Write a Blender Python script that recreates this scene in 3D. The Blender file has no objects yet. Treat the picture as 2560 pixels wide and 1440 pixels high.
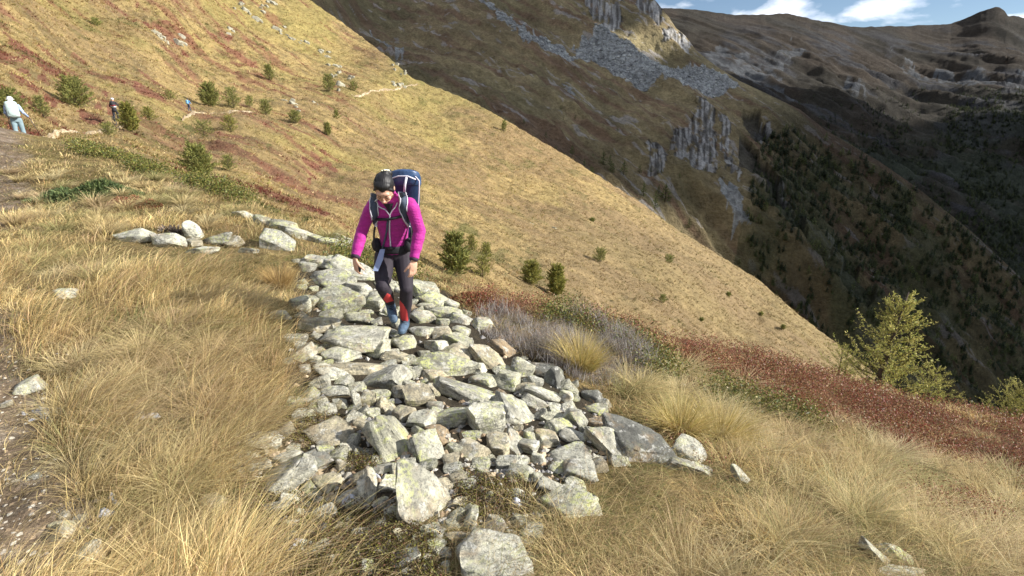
import bpy, bmesh, math, random
import numpy as np
from mathutils import Vector, Matrix, Euler

# ---------------------------------------------------------------- camera, sky, sun, exposure
SC = bpy.context.scene
COL = SC.collection
PITCH = math.radians(19.77)
cam_d = bpy.data.cameras.new("camera"); cam = bpy.data.objects.new("camera", cam_d); COL.objects.link(cam)
cam_d.sensor_width = 36; cam_d.lens = 18.0; cam_d.clip_start = 0.05; cam_d.clip_end = 20000
cam.location = (0, 0, 0); cam.rotation_euler = (math.pi/2 - PITCH, 0, 0)
SC.camera = cam
SUN_EL = math.radians(28); SUN_AZ = math.radians(-6)      # azimuth measured from +x towards +y
S = Vector((math.cos(SUN_EL)*math.cos(SUN_AZ), math.cos(SUN_EL)*math.sin(SUN_AZ), math.sin(SUN_EL)))
sun_d = bpy.data.lights.new("sun", 'SUN'); sun_d.energy = 5.0; sun_d.angle = math.radians(0.5); sun_d.color = (1.0, 0.96, 0.90)
sun = bpy.data.objects.new("sun", sun_d); COL.objects.link(sun)
sun.rotation_euler = (-S).to_track_quat('-Z', 'Y').to_euler()
W = bpy.data.worlds.new("World"); SC.world = W; W.use_nodes = True
nt = W.node_tree; nt.nodes.clear()
wo = nt.nodes.new('ShaderNodeOutputWorld'); bg = nt.nodes.new('ShaderNodeBackground'); bg.inputs[1].default_value = 0.062
sky = nt.nodes.new('ShaderNodeTexSky'); sky.sky_type = 'NISHITA'; sky.sun_disc = False
sky.sun_elevation = SUN_EL; sky.sun_rotation = math.radians(90) - SUN_AZ; sky.altitude = 2500; sky.air_density = 1.0; sky.dust_density = 0.4
tc = nt.nodes.new('ShaderNodeTexCoord'); mp = nt.nodes.new('ShaderNodeMapping'); mp.inputs['Scale'].default_value = (1.0, 1.0, 3.2)
mp.inputs['Location'].default_value = (1.93, 0.4, 0.22)
nz = nt.nodes.new('ShaderNodeTexNoise'); nz.inputs['Scale'].default_value = 4.6; nz.inputs['Detail'].default_value = 9; nz.inputs['Roughness'].default_value = 0.52
nz.inputs['Distortion'].default_value = 0.25
rp = nt.nodes.new('ShaderNodeValToRGB'); rp.color_ramp.elements[0].position = 0.47; rp.color_ramp.elements[1].position = 0.58
nz2 = nt.nodes.new('ShaderNodeTexNoise'); nz2.inputs['Scale'].default_value = 11; nz2.inputs['Detail'].default_value = 8
cr = nt.nodes.new('ShaderNodeValToRGB'); cr.color_ramp.elements[0].position = 0.35; cr.color_ramp.elements[1].position = 0.6
cr.color_ramp.elements[0].color = (8, 9, 11.5, 1); cr.color_ramp.elements[1].color = (17, 17, 17.5, 1)
mx = nt.nodes.new('ShaderNodeMix'); mx.data_type = 'RGBA'
L = nt.links.new
L(tc.outputs['Generated'], mp.inputs[0]); L(mp.outputs[0], nz.inputs[0]); L(mp.outputs[0], nz2.inputs[0]); L(nz.outputs[0], rp.inputs[0]); L(nz2.outputs[0], cr.inputs[0])
L(rp.outputs[0], mx.inputs[0]); L(sky.outputs[0], mx.inputs[6]); L(cr.outputs[0], mx.inputs[7]); L(mx.outputs[2], bg.inputs[0]); L(bg.outputs[0], wo.inputs[0])
SC.view_settings.view_transform = 'Standard'; SC.view_settings.look = 'None'; SC.view_settings.gamma = 1.0
SC.view_settings.exposure = 0.9; SC.view_settings.use_curve_mapping = False
SC.cycles.max_bounces = 5; SC.cycles.diffuse_bounces = 3; SC.cycles.transparent_max_bounces = 4

# ---------------------------------------------------------------- helpers
rng = np.random.default_rng(11); random.seed(5)
FP = 1280.0; CP, SP = math.cos(PITCH), math.sin(PITCH)
def ray(px, py):
    px = np.asarray(px, float); py = np.asarray(py, float)
    x = (px-1280)/FP; u = (720-py)/FP
    return np.stack([x + 0*u, CP + u*SP + 0*x, -SP + u*CP + 0*x], -1)
def at(px, py, t):
    return ray(px, py)*np.asarray(t, float)[..., None]
def proj(P):
    P = np.asarray(P, float); d = P[..., 1]*CP - P[..., 2]*SP; u = P[..., 1]*SP + P[..., 2]*CP
    return 1280 + FP*P[..., 0]/d, 720 - FP*u/d
def _h(ix, iy, iz, seed):
    n = (ix.astype(np.int64)*374761393 + iy.astype(np.int64)*668265263 + iz.astype(np.int64)*2147483647 + seed*974711) & 0xffffffff
    n = ((n ^ (n >> 13))*1274126177) & 0xffffffff
    n = ((n ^ (n >> 15))*2246822519) & 0xffffffff
    return ((n ^ (n >> 16)) & 0xffffff)/float(0xffffff)
def noise(x, y, z=0.0, seed=0):
    x, y, z = np.broadcast_arrays(np.asarray(x, float), np.asarray(y, float), np.asarray(z, float))
    fx, fy, fz = np.floor(x), np.floor(y), np.floor(z); a, b, c = x-fx, y-fy, z-fz
    a = a*a*(3-2*a); b = b*b*(3-2*b); c = c*c*(3-2*c); ix, iy, iz = fx.astype(int), fy.astype(int), fz.astype(int)
    def l(p, q, w): return p + (q-p)*w
    r = []
    for k in (0, 1):
        r.append(l(l(_h(ix, iy, iz+k, seed), _h(ix+1, iy, iz+k, seed), a), l(_h(ix, iy+1, iz+k, seed), _h(ix+1, iy+1, iz+k, seed), a), b))
    return l(r[0], r[1], c)*2-1
def noise2(x, y, seed=0):
    x, y = np.broadcast_arrays(np.asarray(x, float), np.asarray(y, float))
    fx, fy = np.floor(x), np.floor(y); a, b = x-fx, y-fy; a = a*a*(3-2*a); b = b*b*(3-2*b); ix, iy = fx.astype(int), fy.astype(int); z = np.zeros_like(ix)
    p = _h(ix, iy, z, seed); q = _h(ix+1, iy, z, seed); r = _h(ix, iy+1, z, seed); s = _h(ix+1, iy+1, z, seed)
    return ((p+(q-p)*a)*(1-b) + (r+(s-r)*a)*b)*2-1
def fbm(x, y, o=4, seed=0, g=0.5):
    v = 0; a = 1
    for i in range(o):
        v = v + a*noise2(np.asarray(x)*2**i+17.3*i, np.asarray(y)*2**i-9.1*i, seed+i); a *= g
    return v
def ridged(x, y, o=4, seed=0, g=0.5):
    v = 0; a = 1; s = 0
    for i in range(o):
        v = v + a*(1-np.abs(noise2(np.asarray(x)*2**i+7.7*i, np.asarray(y)*2**i+3.1*i, seed+i))*1.6); s += a; a *= g
    return v/s
def ss(e0, e1, x):
    t = np.clip((np.asarray(x, float)-e0)/(e1-e0), 0, 1); return t*t*(3-2*t)
def inpoly(px, py, poly):
    px = np.asarray(px, float); py = np.asarray(py, float); c = np.zeros(np.broadcast(px, py).shape, bool); n = len(poly); j = n-1
    for i in range(n):
        xi, yi = poly[i]; xj, yj = poly[j]
        if yi != yj: c ^= ((yi > py) != (yj > py)) & (px < (xj-xi)*(py-yi)/(yj-yi)+xi)
        j = i
    return c
def wob(px, py, amp, sc, seed):
    return px+amp*fbm(px/sc, py/sc, 3, seed), py+amp*fbm(px/sc, py/sc, 3, seed+50)
class TPS:
    def __init__(s, P, v, lam=1e-4):
        s.P = np.array(P, float); n = len(P); v = np.array(v, float)
        K = s.k(s.P, s.P) + lam*np.eye(n); Q = np.c_[np.ones(n), s.P]
        A = np.block([[K, Q], [Q.T, np.zeros((3, 3))]]); s.w = np.linalg.solve(A, np.r_[v, 0, 0, 0])
    def k(s, A, B):
        d = ((A[:, None, :]-B[None, :, :])**2).sum(-1); return 0.5*d*np.log(d+1e-12)
    def __call__(s, x, y):
        x, y = np.broadcast_arrays(np.asarray(x, float), np.asarray(y, float)); sh = x.shape; X = np.c_[x.ravel(), y.ravel()]; out = np.empty(len(X))
        for i in range(0, len(X), 40000):
            q = X[i:i+40000]; out[i:i+40000] = s.k(q, s.P)@s.w[:-3] + s.w[-3] + q@s.w[-2:]
        return out.reshape(sh)
def mesh_np(name, V, F, cols=None, smooth=True):
    V = np.asarray(V, np.float32).reshape(-1, 3); F = np.asarray(F, np.int32); k = F.shape[1]
    me = bpy.data.meshes.new(name); me.vertices.add(len(V)); me.vertices.foreach_set('co', V.ravel())
    me.loops.add(F.size); me.loops.foreach_set('vertex_index', F.ravel()); me.polygons.add(len(F))
    me.polygons.foreach_set('loop_start', np.arange(0, F.size, k, dtype=np.int32))
    me.polygons.foreach_set('use_smooth', np.full(len(F), smooth)); me.update(calc_edges=True)
    if cols is not None:
        c = np.ones((len(V), 4), np.float32); c[:, :cols.shape[1]] = cols
        at_ = me.color_attributes.new('col', 'FLOAT_COLOR', 'POINT'); at_.data.foreach_set('color', c.ravel())
    return me
def grid_faces(nr, nc):
    i = np.arange((nr-1)*nc).reshape(nr-1, nc)[:, :-1].ravel()
    return np.c_[i, i+1, i+nc+1, i+nc]
def put(name, me, mat=None, parent=None, **kw):
    o = bpy.data.objects.new(name, me); COL.objects.link(o)
    if mat is not None and me is not None and not me.materials: me.materials.append(mat)
    if parent is not None: o.parent = parent
    for k, v in kw.items(): o[k] = v
    return o
def thing(name, label, cat, loc=(0, 0, 0), rz=0.0, group=None, me=None, mat=None):
    o = put(name, me, mat); o.location = loc; o.rotation_euler = (0, 0, rz); o['label'] = label; o['category'] = cat
    if group: o['group'] = group
    return o

# ---------------------------------------------------------------- materials
def mat_new(name):
    m = bpy.data.materials.new(name); m.use_nodes = True; n = m.node_tree; n.nodes.clear()
    return m, n, n.nodes.new, n.links.new
def simple(name, rgb, rough=0.7, bump=0.0, bscale=60, var=0.0, vscale=8, metal=0.0, sheen=0.0, stretch=(1, 1, 1)):
    m, n, N, L = mat_new(name); o = N('ShaderNodeOutputMaterial'); p = N('ShaderNodeBsdfPrincipled')
    p.inputs['Base Color'].default_value = (*rgb, 1); p.inputs['Roughness'].default_value = rough; p.inputs['Metallic'].default_value = metal
    if sheen: p.inputs['Sheen Weight'].default_value = sheen
    L(p.outputs[0], o.inputs[0]); t = N('ShaderNodeTexCoord'); mpp = N('ShaderNodeMapping'); mpp.inputs['Scale'].default_value = stretch; L(t.outputs['Object'], mpp.inputs[0])
    if var:
        z = N('ShaderNodeTexNoise'); z.inputs['Scale'].default_value = vscale; z.inputs['Detail'].default_value = 5; L(mpp.outputs[0], z.inputs[0])
        r = N('ShaderNodeMapRange'); r.inputs[1].default_value = .3; r.inputs[2].default_value = .7; r.inputs[3].default_value = 1-var; r.inputs[4].default_value = 1+var
        h = N('ShaderNodeMix'); h.data_type = 'RGBA'; h.blend_type = 'MULTIPLY'; h.inputs[0].default_value = 1; h.inputs[6].default_value = (*rgb, 1)
        L(z.outputs[0], r.inputs[0]); L(r.outputs[0], h.inputs[7]); L(h.outputs[2], p.inputs['Base Color'])
    if bump:
        z = N('ShaderNodeTexNoise'); z.inputs['Scale'].default_value = bscale; z.inputs['Detail'].default_value = 4; L(mpp.outputs[0], z.inputs[0])
        b = N('ShaderNodeBump'); b.inputs['Strength'].default_value = bump; b.inputs['Distance'].default_value = .01; L(z.outputs[0], b.inputs['Height']); L(b.outputs[0], p.inputs['Normal'])
    return m
def colattr(name, rough=0.85, transl=0.0, bump=0.0, scales=(1.0,), dist=0.05, var=0.25, spec=0.15, stretch=(1, 1, 1)):
    """surface coloured by the vertex attribute 'col', broken up by world-scale noise"""
    m, n, N, L = mat_new(name); o = N('ShaderNodeOutputMaterial'); p = N('ShaderNodeBsdfPrincipled'); p.inputs['Roughness'].default_value = rough
    p.inputs['Specular IOR Level'].default_value = spec
    a = N('ShaderNodeAttribute'); a.attribute_name = 'col'; g = N('ShaderNodeNewGeometry'); c = a.outputs['Color']
    mpp = N('ShaderNodeMapping'); mpp.inputs['Scale'].default_value = stretch; L(g.outputs['Position'], mpp.inputs[0])
    hs = []
    for s in scales:
        z = N('ShaderNodeTexNoise'); z.inputs['Scale'].default_value = s; z.inputs['Detail'].default_value = 6; z.inputs['Roughness'].default_value = .65; L(mpp.outputs[0], z.inputs[0]); hs.append(z.outputs[0])
        if var:
            r = N('ShaderNodeMapRange'); r.inputs[1].default_value = .33; r.inputs[2].default_value = .67; r.inputs[3].default_value = 1-var; r.inputs[4].default_value = 1+var
            h = N('ShaderNodeMix'); h.data_type = 'RGBA'; h.blend_type = 'MULTIPLY'; h.inputs[0].default_value = 1
            L(z.outputs[0], r.inputs[0]); L(c, h.inputs[6]); L(r.outputs[0], h.inputs[7]); c = h.outputs[2]
    L(c, p.inputs['Base Color'])
    if bump:
        b = N('ShaderNodeBump'); b.inputs['Strength'].default_value = bump; b.inputs['Distance'].default_value = dist
        L(hs[-1], b.inputs['Height']); L(b.outputs[0], p.inputs['Normal'])
    if transl:
        t = N('ShaderNodeBsdfTranslucent'); L(c, t.inputs[0]); mxx = N('ShaderNodeMixShader'); mxx.inputs[0].default_value = transl
        L(p.outputs[0], mxx.inputs[1]); L(t.outputs[0], mxx.inputs[2]); L(mxx.outputs[0], o.inputs[0])
    else: L(p.outputs[0], o.inputs[0])
    return m
def rock_mat(name):
    m, n, N, L = mat_new(name); o = N('ShaderNodeOutputMaterial'); p = N('ShaderNodeBsdfPrincipled'); p.inputs['Roughness'].default_value = .85; p.inputs['Specular IOR Level'].default_value = .2
    L(p.outputs[0], o.inputs[0])
    g = N('ShaderNodeNewGeometry'); oi = N('ShaderNodeObjectInfo'); tc = N('ShaderNodeTexCoord')
    off = N('ShaderNodeVectorMath'); off.operation = 'MULTIPLY_ADD'; cb = N('ShaderNodeCombineXYZ')
    for i in range(3): L(oi.outputs['Random'], cb.inputs[i])
    L(cb.outputs[0], off.inputs[0]); off.inputs[1].default_value = (37, 91, 53); L(g.outputs['Position'], off.inputs[2])
    def nz(scale, det=6, rough=.6, vec=None, dist=0):
        z = N('ShaderNodeTexNoise'); z.inputs['Scale'].default_value = scale; z.inputs['Detail'].default_value = det; z.inputs['Roughness'].default_value = rough; z.inputs['Distortion'].default_value = dist
        L(vec or off.outputs[0], z.inputs[0]); return z.outputs[0]
    def ramp(v, a, b, ca, cb_):
        r = N('ShaderNodeValToRGB'); r.color_ramp.elements[0].position = a; r.color_ramp.elements[1].position = b; r.color_ramp.elements[0].color = (*ca, 1); r.color_ramp.elements[1].color = (*cb_, 1); L(v, r.inputs[0]); return r.outputs[0]
    def mix(f, a, b, mode='MIX'):
        x = N('ShaderNodeMix'); x.data_type = 'RGBA'; x.blend_type = mode
        if isinstance(f, float): x.inputs[0].default_value = f
        else: L(f, x.inputs[0])
        for k, q in ((6, a), (7, b)):
            if isinstance(q, tuple): x.inputs[k].default_value = (*q, 1)
            else: L(q, x.inputs[k])
        return x.outputs[2]
    def mth(op, a, b):
        x = N('ShaderNodeMath'); x.operation = op; x.use_clamp = True
        for k, q in ((0, a), (1, b)):
            if isinstance(q, (int, float)): x.inputs[k].default_value = q
            else: L(q, x.inputs[k])
        return x.outputs[0]
    st = N('ShaderNodeMapping'); st.inputs['Scale'].default_value = (1.2, 1.2, 9); st.inputs['Rotation'].default_value = (.25, .2, 0); L(tc.outputs['Object'], st.inputs[0])
    strata = nz(2.2, 5, .6, st.outputs[0], .6)
    base = ramp(nz(9), .3, .7, (.36, .355, .31), (.68, .67, .58))
    base = mix(.85, base, ramp(strata, .36, .62, (.42, .40, .38), (1.15, 1.12, 1.05)), 'MULTIPLY')
    base = mix(1.0, base, oi.outputs['Color'], 'MULTIPLY'); base = mix(1.0, base, (.86, .86, .87), 'MULTIPLY')
    # rusty and dark mineral specks, pale crusts, map lichen
    base = mix(mth('MULTIPLY', ramp(nz(5, 4), .55, .68, (0, 0, 0), (1, 1, 1)), .5), base, (.34, .23, .12))
    base = mix(mth('MULTIPLY', ramp(nz(16, 4), .56, .62, (0, 0, 0), (1, 1, 1)), .55), base, (.62, .61, .55))
    base = mix(mth('MULTIPLY', ramp(nz(70, 6, .75), .54, .62, (0, 0, 0), (1, 1, 1)), .7), base, (.08, .08, .07))
    base = mix(mth('MULTIPLY', ramp(nz(24, 8, .8), .50, .58, (0, 0, 0), (1, 1, 1)), .7), base, (.14, .14, .12))
    lic = mth('MULTIPLY', ramp(nz(7, 3), .50, .60, (0, 0, 0), (1, 1, 1)), ramp(nz(38, 5, .75), .47, .56, (0, 0, 0), (1, 1, 1)))
    base = mix(mth('MULTIPLY', mth('MULTIPLY', lic, oi.outputs['Alpha']), 1.0), base, (.50, .52, .20))
    L(base, p.inputs['Base Color'])
    hgt = mth('ADD', mth('MULTIPLY', strata, .55), mth('MULTIPLY', nz(30, 8, .7), .6))
    b = N('ShaderNodeBump'); b.inputs['Strength'].default_value = .9; b.inputs['Distance'].default_value = .045; L(hgt, b.inputs['Height']); L(b.outputs[0], p.inputs['Normal'])
    return m
M_rock = rock_mat('rock')
M_blade = colattr('grass_blades', .6, transl=.3, var=0)
M_leaf = colattr('small_leaves', .5, transl=.2, var=0, spec=.3)
M_needle = colattr('needles', .6, transl=.25, var=0)
M_ground = colattr('hill_ground', .95, bump=.8, scales=(3.0, 14.0, 60.0), dist=.05, var=.35)
M_hill = colattr('hillside_ground', .95, bump=.9, scales=(.35, 1.3, 5.0), dist=.35, var=.22)
M_mount = colattr('mountain_ground', .95, bump=1.0, scales=(.03, .14, .5), dist=4.0, var=.25)
M_bark = simple('bark', (.09, .065, .045), .9, bump=.6, bscale=40, var=.4)

# ---------------------------------------------------------------- foreground hill (height field)
NC = []
def nc(px, py, t): NC.append(tuple(at(px, py, t)))
for a in ((100, 1440, 1.84), (0, 700, 4.94), (0, 500, 9.0), (60, 362, 21.2), (180, 370, 19.5), (430, 440, 13), (600, 490, 11), (760, 570, 9.2), (880, 612, 8.4), (1060, 685, 7.6),
          (1150, 712, 7.4), (1500, 790, 7.8), (1900, 890, 8.5), (2330, 1010, 9), (2560, 1080, 9), (1050, 1240, 2.45), (2560, 1440, 2.9), (1280, 1440, 1.95), (1010, 848, 4.66),
          (1450, 950, 4.6), (1650, 1130, 3.45), (2200, 1200, 4.5), (480, 615, 6.5), (300, 800, 4.1), (600, 950, 3.4), (650, 665, 5.75), (1900, 1080, 5.0), (2330, 1100, 6.6), (800, 760, 5.3), (1200, 1000, 3.75), (850, 1000, 3.45)):
    nc(*a)
NC += [(0, 0, -1.62), (-3, -3, -1.6), (3, -3, -2.4), (-8, -2, -1.2), (-7, 3, -1.3), (-12, 5, -.6), (-20, 10, 1.0), (8, 0, -4.6), (12, 4, -6.6), (-30, 22, 1.2),
       (-.5, 11, -6), (1.4, 11, -7), (4.1, 12.5, -9), (8, 13, -11), (-5, 14, -5), (-8, 19, -5.0), (14, 10, -12), (-17, 26, -4.0), (-25, 33, -4.5), (-12, 30, -8), (0, 25, -14), (20, 20, -22), (-38, 38, -3)]
NC = np.array(NC); _tpsN = TPS(NC[:, :2]/10, NC[:, 2], 1e-4)
GX0, GY0, GD = -46.0, -6.0, .07; gx = np.arange(GX0, 26, GD); gy = np.arange(GY0, 40, GD)
_cx = np.arange(GX0, 26.5, .35); _cy = np.arange(GY0, 40.5, .35); _c = _tpsN(_cx[:, None]/10, _cy[None, :]/10)
def _bil(G, x0, y0, d, x, y):
    i = np.clip((x-x0)/d, 0, G.shape[0]-1.001); j = np.clip((y-y0)/d, 0, G.shape[1]-1.001); a = i.astype(int); b = j.astype(int); u = i-a; v = j-b
    return (G[a, b]*(1-u)+G[a+1, b]*u)*(1-v) + (G[a, b+1]*(1-u)+G[a+1, b+1]*u)*v
XX, YY = np.meshgrid(gx, gy, indexing='ij')
HN = _bil(_c, GX0, GY0, .35, XX, YY)
_far = ss(12, 5, np.hypot(XX, YY))
HN += .045*fbm(XX*1.1, YY*1.1, 3, 3) + .022*fbm(XX*4, YY*4, 3, 9)*(.5+.5*_far)
_lf = ss(-.55, -1.1, XX)*ss(-2.6, -1.9, XX+0*YY)*_far
HN += .06*np.maximum(0, fbm(XX*2.1, YY*1.7, 2, 21))*ss(-1.0, -1.6, XX)*_far
def hN(x, y): return _bil(HN, GX0, GY0, GD, np.asarray(x, float), np.asarray(y, float))
def hitN(px, py):
    px = np.asarray(px, float).ravel(); py = np.asarray(py, float).ravel(); d = ray(px, py); ts = np.geomspace(.9, 34, 260); res = np.full(len(px), np.nan); prev = None
    for i, t in enumerate(ts):
        P = d*t; g = P[:, 2]-hN(P[:, 0], P[:, 1])
        if prev is not None:
            m = np.isnan(res) & (g <= 0) & (prev > 0); res[m] = (ts[i-1]+(t-ts[i-1])*prev/(prev-g+1e-9))[m]
        prev = g
    return res
def nN(x, y):
    e = .12; a = (hN(x+e, y)-hN(x-e, y))/(2*e); b = (hN(x, y+e)-hN(x, y-e))/(2*e); n = np.stack([-a, -b, np.ones_like(a)], -1); return n/np.linalg.norm(n, axis=-1, keepdims=True)

# regions of the foreground, as outlines on the ground
RUB = [(740, 640), (850, 650), (1000, 700), (1130, 730), (1230, 830), (1330, 900), (1500, 980), (1560, 1090), (1600, 1150), (1500, 1160), (1400, 1260), (1330, 1300), (1200, 1330), (1000, 1290), (700, 1260), (600, 1180), (620, 1120), (740, 1040), (715, 900), (745, 780), (740, 680)]
RED = [(1150, 690), (1300, 705), (1500, 775), (1900, 870), (2050, 915), (2330, 1000), (2640, 1070), (2640, 1260), (2400, 1160), (2150, 1080), (1950, 1000), (1800, 960), (1650, 900), (1500, 840), (1330, 790), (1200, 780)]
RED2 = [(2230, 1230), (2450, 1260), (2560, 1290), (2500, 1330), (2300, 1290)]
GRN = [(1420, 775), (1560, 830), (1660, 880), (1700, 960), (1640, 960), (1560, 900), (1450, 840), (1330, 800)]
GRN2 = [(1740, 955), (1860, 985), (2030, 1040), (2030, 1070), (1900, 1050), (1760, 1000)]
GRNL = [(170, 365), (300, 378), (420, 420), (470, 440), (440, 450), (330, 415), (200, 390)]
GRNL2 = [(470, 445), (560, 465), (640, 510), (560, 505), (480, 475)]
GRNW = [(840, 610), (960, 640), (1060, 665), (1060, 730), (960, 700), (840, 655)]
MOSS = [[(600, 1200), (850, 1270), (1100, 1330), (1110, 1620), (600, 1620), (585, 1400), (570, 1290)], [(1120, 1200), (1300, 1190), (1350, 1280), (1150, 1290)], [(740, 1030), (870, 1040), (760, 1120), (690, 1110)], [(850, 1120), (960, 1130), (940, 1180), (850, 1190)]]
HEATH = [(1190, 800), (1300, 785), (1480, 800), (1640, 900), (1620, 950), (1500, 965), (1400, 930), (1230, 850)]
DIRT = [(-500, 980), (60, 930), (150, 1060), (190, 1200), (230, 1300), (190, 1500), (-500, 1500)]
BARE = [(640, 1200), (1000, 1250), (1330, 1190), (1400, 1290), (1200, 1340), (1050, 1430), (700, 1430), (620, 1300)]
MIXR = [(1600, 1090), (1800, 1050), (2100, 1100), (2560, 1230), (2560, 1440), (2300, 1400), (1900, 1230)]
def pathdist(x, y):
    P = PATHW; best = np.full(np.broadcast(x, y).shape, 1e9)
    for a, b in zip(P[:-1], P[1:]):
        dx, dy = b[0]-a[0], b[1]-a[1]; t = np.clip(((x-a[0])*dx+(y-a[1])*dy)/(dx*dx+dy*dy), 0, 1)
        best = np.minimum(best, np.hypot(x-a[0]-t*dx, y-a[1]-t*dy))
    return best
PATHW = [(-1.2, -3), (-2.15, 1.2), (-3.6, 3.0), (-6.0, 5.2), (-10.2, 9.4), (-14.6, 14.4), (-20.3, 21.9)]
def cmix(a, b, w): return np.asarray(a)*(1-w[..., None]) + np.asarray(b)*w[..., None]
def groundcol(x, y, z):
    px, py = proj(np.stack([x, y, z], -1)); front = y*CP - z*SP > .3
    wx, wy = wob(px, py, 22, 60, 5)
    n1 = fbm(x*3, y*3, 4, 60); n2 = fbm(x*9, y*9, 3, 70)
    c = cmix((.20, .145, .06), (.13, .10, .035), ss(-.4, .5, n1)); c = cmix(c, (.10, .10, .03), ss(.3, .9, n2)*.6)
    f = lambda P: (inpoly(wx, wy, P) & front).astype(float)
    red = np.maximum(f(RED), f(RED2)); c = cmix(c, (.12, .045, .028), red*.75)
    gr = np.maximum.reduce([f(GRN), f(GRN2), f(GRNL), f(GRNL2), f(GRNW)]); c = cmix(c, (.06, .06, .015), gr*.85)
    c = cmix(c, (.045, .037, .026), f(RUB)*.95)  # soil among the stones darkened so the gaps read as shaded
    for m in MOSS+[BARE]: c = cmix(c, (.075, .062, .03), f(m)*.85)
    pd = pathdist(x, y) + .25*fbm(x*1.5, y*1.5, 3, 31)
    pw = .36+.85*ss(7, 14, np.hypot(x, y)); w = ss(pw, pw*.5, pd)*ss(.3, 2, np.hypot(x, y))
    w = np.maximum(w, f(DIRT)*.9); c = cmix(c, (.17, .125, .085), w)
    c = cmix(c, (.30, .25, .19), w*ss(.2, .7, n2)*.6)
    return c
az = np.linspace(math.radians(-115), math.radians(115), 620); rr = np.r_[0.02, np.geomspace(.35, 44, 430)]
A, R = np.meshgrid(az, rr, indexing='xy'); X = np.sin(A)*R; Y = np.cos(A)*R; ok = (X > GX0) & (X < 25.9) & (Y > GY0) & (Y < 39.9)
X = np.clip(X, GX0, 25.9); Y = np.clip(Y, GY0, 39.9); Z = hN(X, Y)
V = np.stack([X, Y, Z], -1).reshape(-1, 3)
me = mesh_np('ground', V, grid_faces(*X.shape)[:, ::-1], groundcol(V[:, 0], V[:, 1], V[:, 2]))
put('ground', me, M_ground, kind='structure')

# ---------------------------------------------------------------- layered hillsides and mountains
class Layer:
    def __init__(s, pts, sky, bot): 
        P = np.array(pts, float); s.f = TPS(P[:, :2]/1000, np.log(P[:, 2]), 1e-4); s.sky = np.array(sky, float); s.bot = np.array(bot, float); s.disp = lambda P, px, py: P
    def t(s, px, py): return np.exp(s.f(np.asarray(px)/1000, np.asarray(py)/1000))
    def skyy(s, px): return np.interp(px, s.sky[:, 0], s.sky[:, 1])
    def pos(s, px, py):
        px = np.asarray(px, float); py = np.asarray(py, float); P = at(px, py, s.t(px, py)); return s.disp(P, px, py)
    def build(s, name, mat, colf, x0, x1, dx, rows, back, drop, nb=8):
        px = np.arange(x0, x1, dx); sk = s.skyy(px); bo = np.interp(px, s.bot[:, 0], s.bot[:, 1]); v = np.linspace(0, 1, rows)[:, None]
        PY = bo[None, :]*(1-v)+sk[None, :]*v; PX = np.broadcast_to(px, PY.shape); P = s.pos(PX, PY); C = colf(P, PX, PY)
        top = P[-1]; d = top.copy(); d[:, 2] = 0; d /= np.linalg.norm(d, axis=1, keepdims=True); ext = []
        for k in range(1, nb+1):
            q = top + d*back*k; q[:, 2] -= drop*k*(.35+.65*min(1, k/3)) ; ext.append(q)
        P = np.concatenate([P, np.array(ext)]); C = np.concatenate([C, np.repeat(C[-1:], nb, 0)])
        me = mesh_np(name, P, grid_faces(*P.shape[:2]), C.reshape(-1, 3)); return put(name, me, mat, kind='structure')

# the sunlit hillside with the path
LM = Layer([(0, 300, 23.5), (60, 362, 21.2), (180, 330, 30), (300, 308, 40), (480, 292, 78), (700, 272, 110), (900, 240, 150), (1020, 215, 182), (770, 0, 215), (1000, 170, 190), (1250, 290, 182), (1500, 440, 176), (1750, 610, 168), (1950, 740, 158), (2080, 850, 150), (2200, 940, 140), (2600, 1250, 120), (600, -110, 225), (300, -300, 240), (-400, -300, 110), (-400, 100, 40), (-400, 300, 20), (-400, 450, 13),
            (0, 0, 80), (400, 0, 140), (0, 130, 50), (0, 250, 28), (200, 150, 80), (600, 150, 145), (850, 150, 185), (600, 400, 38), (600, 480, 22), (800, 450, 58), (800, 340, 92), (1000, 400, 108), (1200, 500, 98), (800, 560, 18), (1000, 640, 28), (1200, 690, 35), (1400, 720, 50), (1600, 780, 62), (1900, 880, 85), (2100, 930, 112), (1700, 700, 100), (1500, 600, 105), (1300, 600, 75), (1900, 800, 125),
            (0, 420, 19), (300, 420, 20), (300, 360, 27), (600, 540, 15), (800, 620, 14), (1000, 720, 22), (1200, 780, 28), (1600, 880, 45), (1900, 980, 60), (2300, 1080, 85)],
           [(-900, -420), (300, -300), (600, -110), (700, -48), (775, 0), (850, 52), (930, 112), (985, 155), (1030, 195), (1100, 222), (1180, 255), (1250, 292), (1340, 345), (1420, 392), (1500, 442), (1600, 505), (1700, 578), (1800, 640), (1900, 702), (2000, 790), (2080, 850), (2200, 945), (2600, 1250), (3000, 1500)],
           [(-900, 520), (0, 425), (300, 430), (600, 545), (800, 625), (1000, 725), (1200, 785), (1600, 885), (1900, 985), (2300, 1150), (2600, 1400), (3000, 1700)])
def dispM(P, px, py):
    P = P.copy(); x, y = P[..., 0], P[..., 1]; s = ss(15, 60, np.hypot(x, y))
    edge = ss(0, 60, py-LM.skyy(px))
    P[..., 2] += (.9*fbm(x/16, y/16, 3, 41)*s*edge + .24*fbm(x/1.5, y/1.5, 3, 44)*(.25+.75*s))*1.0 + .8*s*edge*(ridged((x*.35+y)/9, (x-.35*y)/45, 2, 47)-.5)
    return P
LM.disp = dispM
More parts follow.
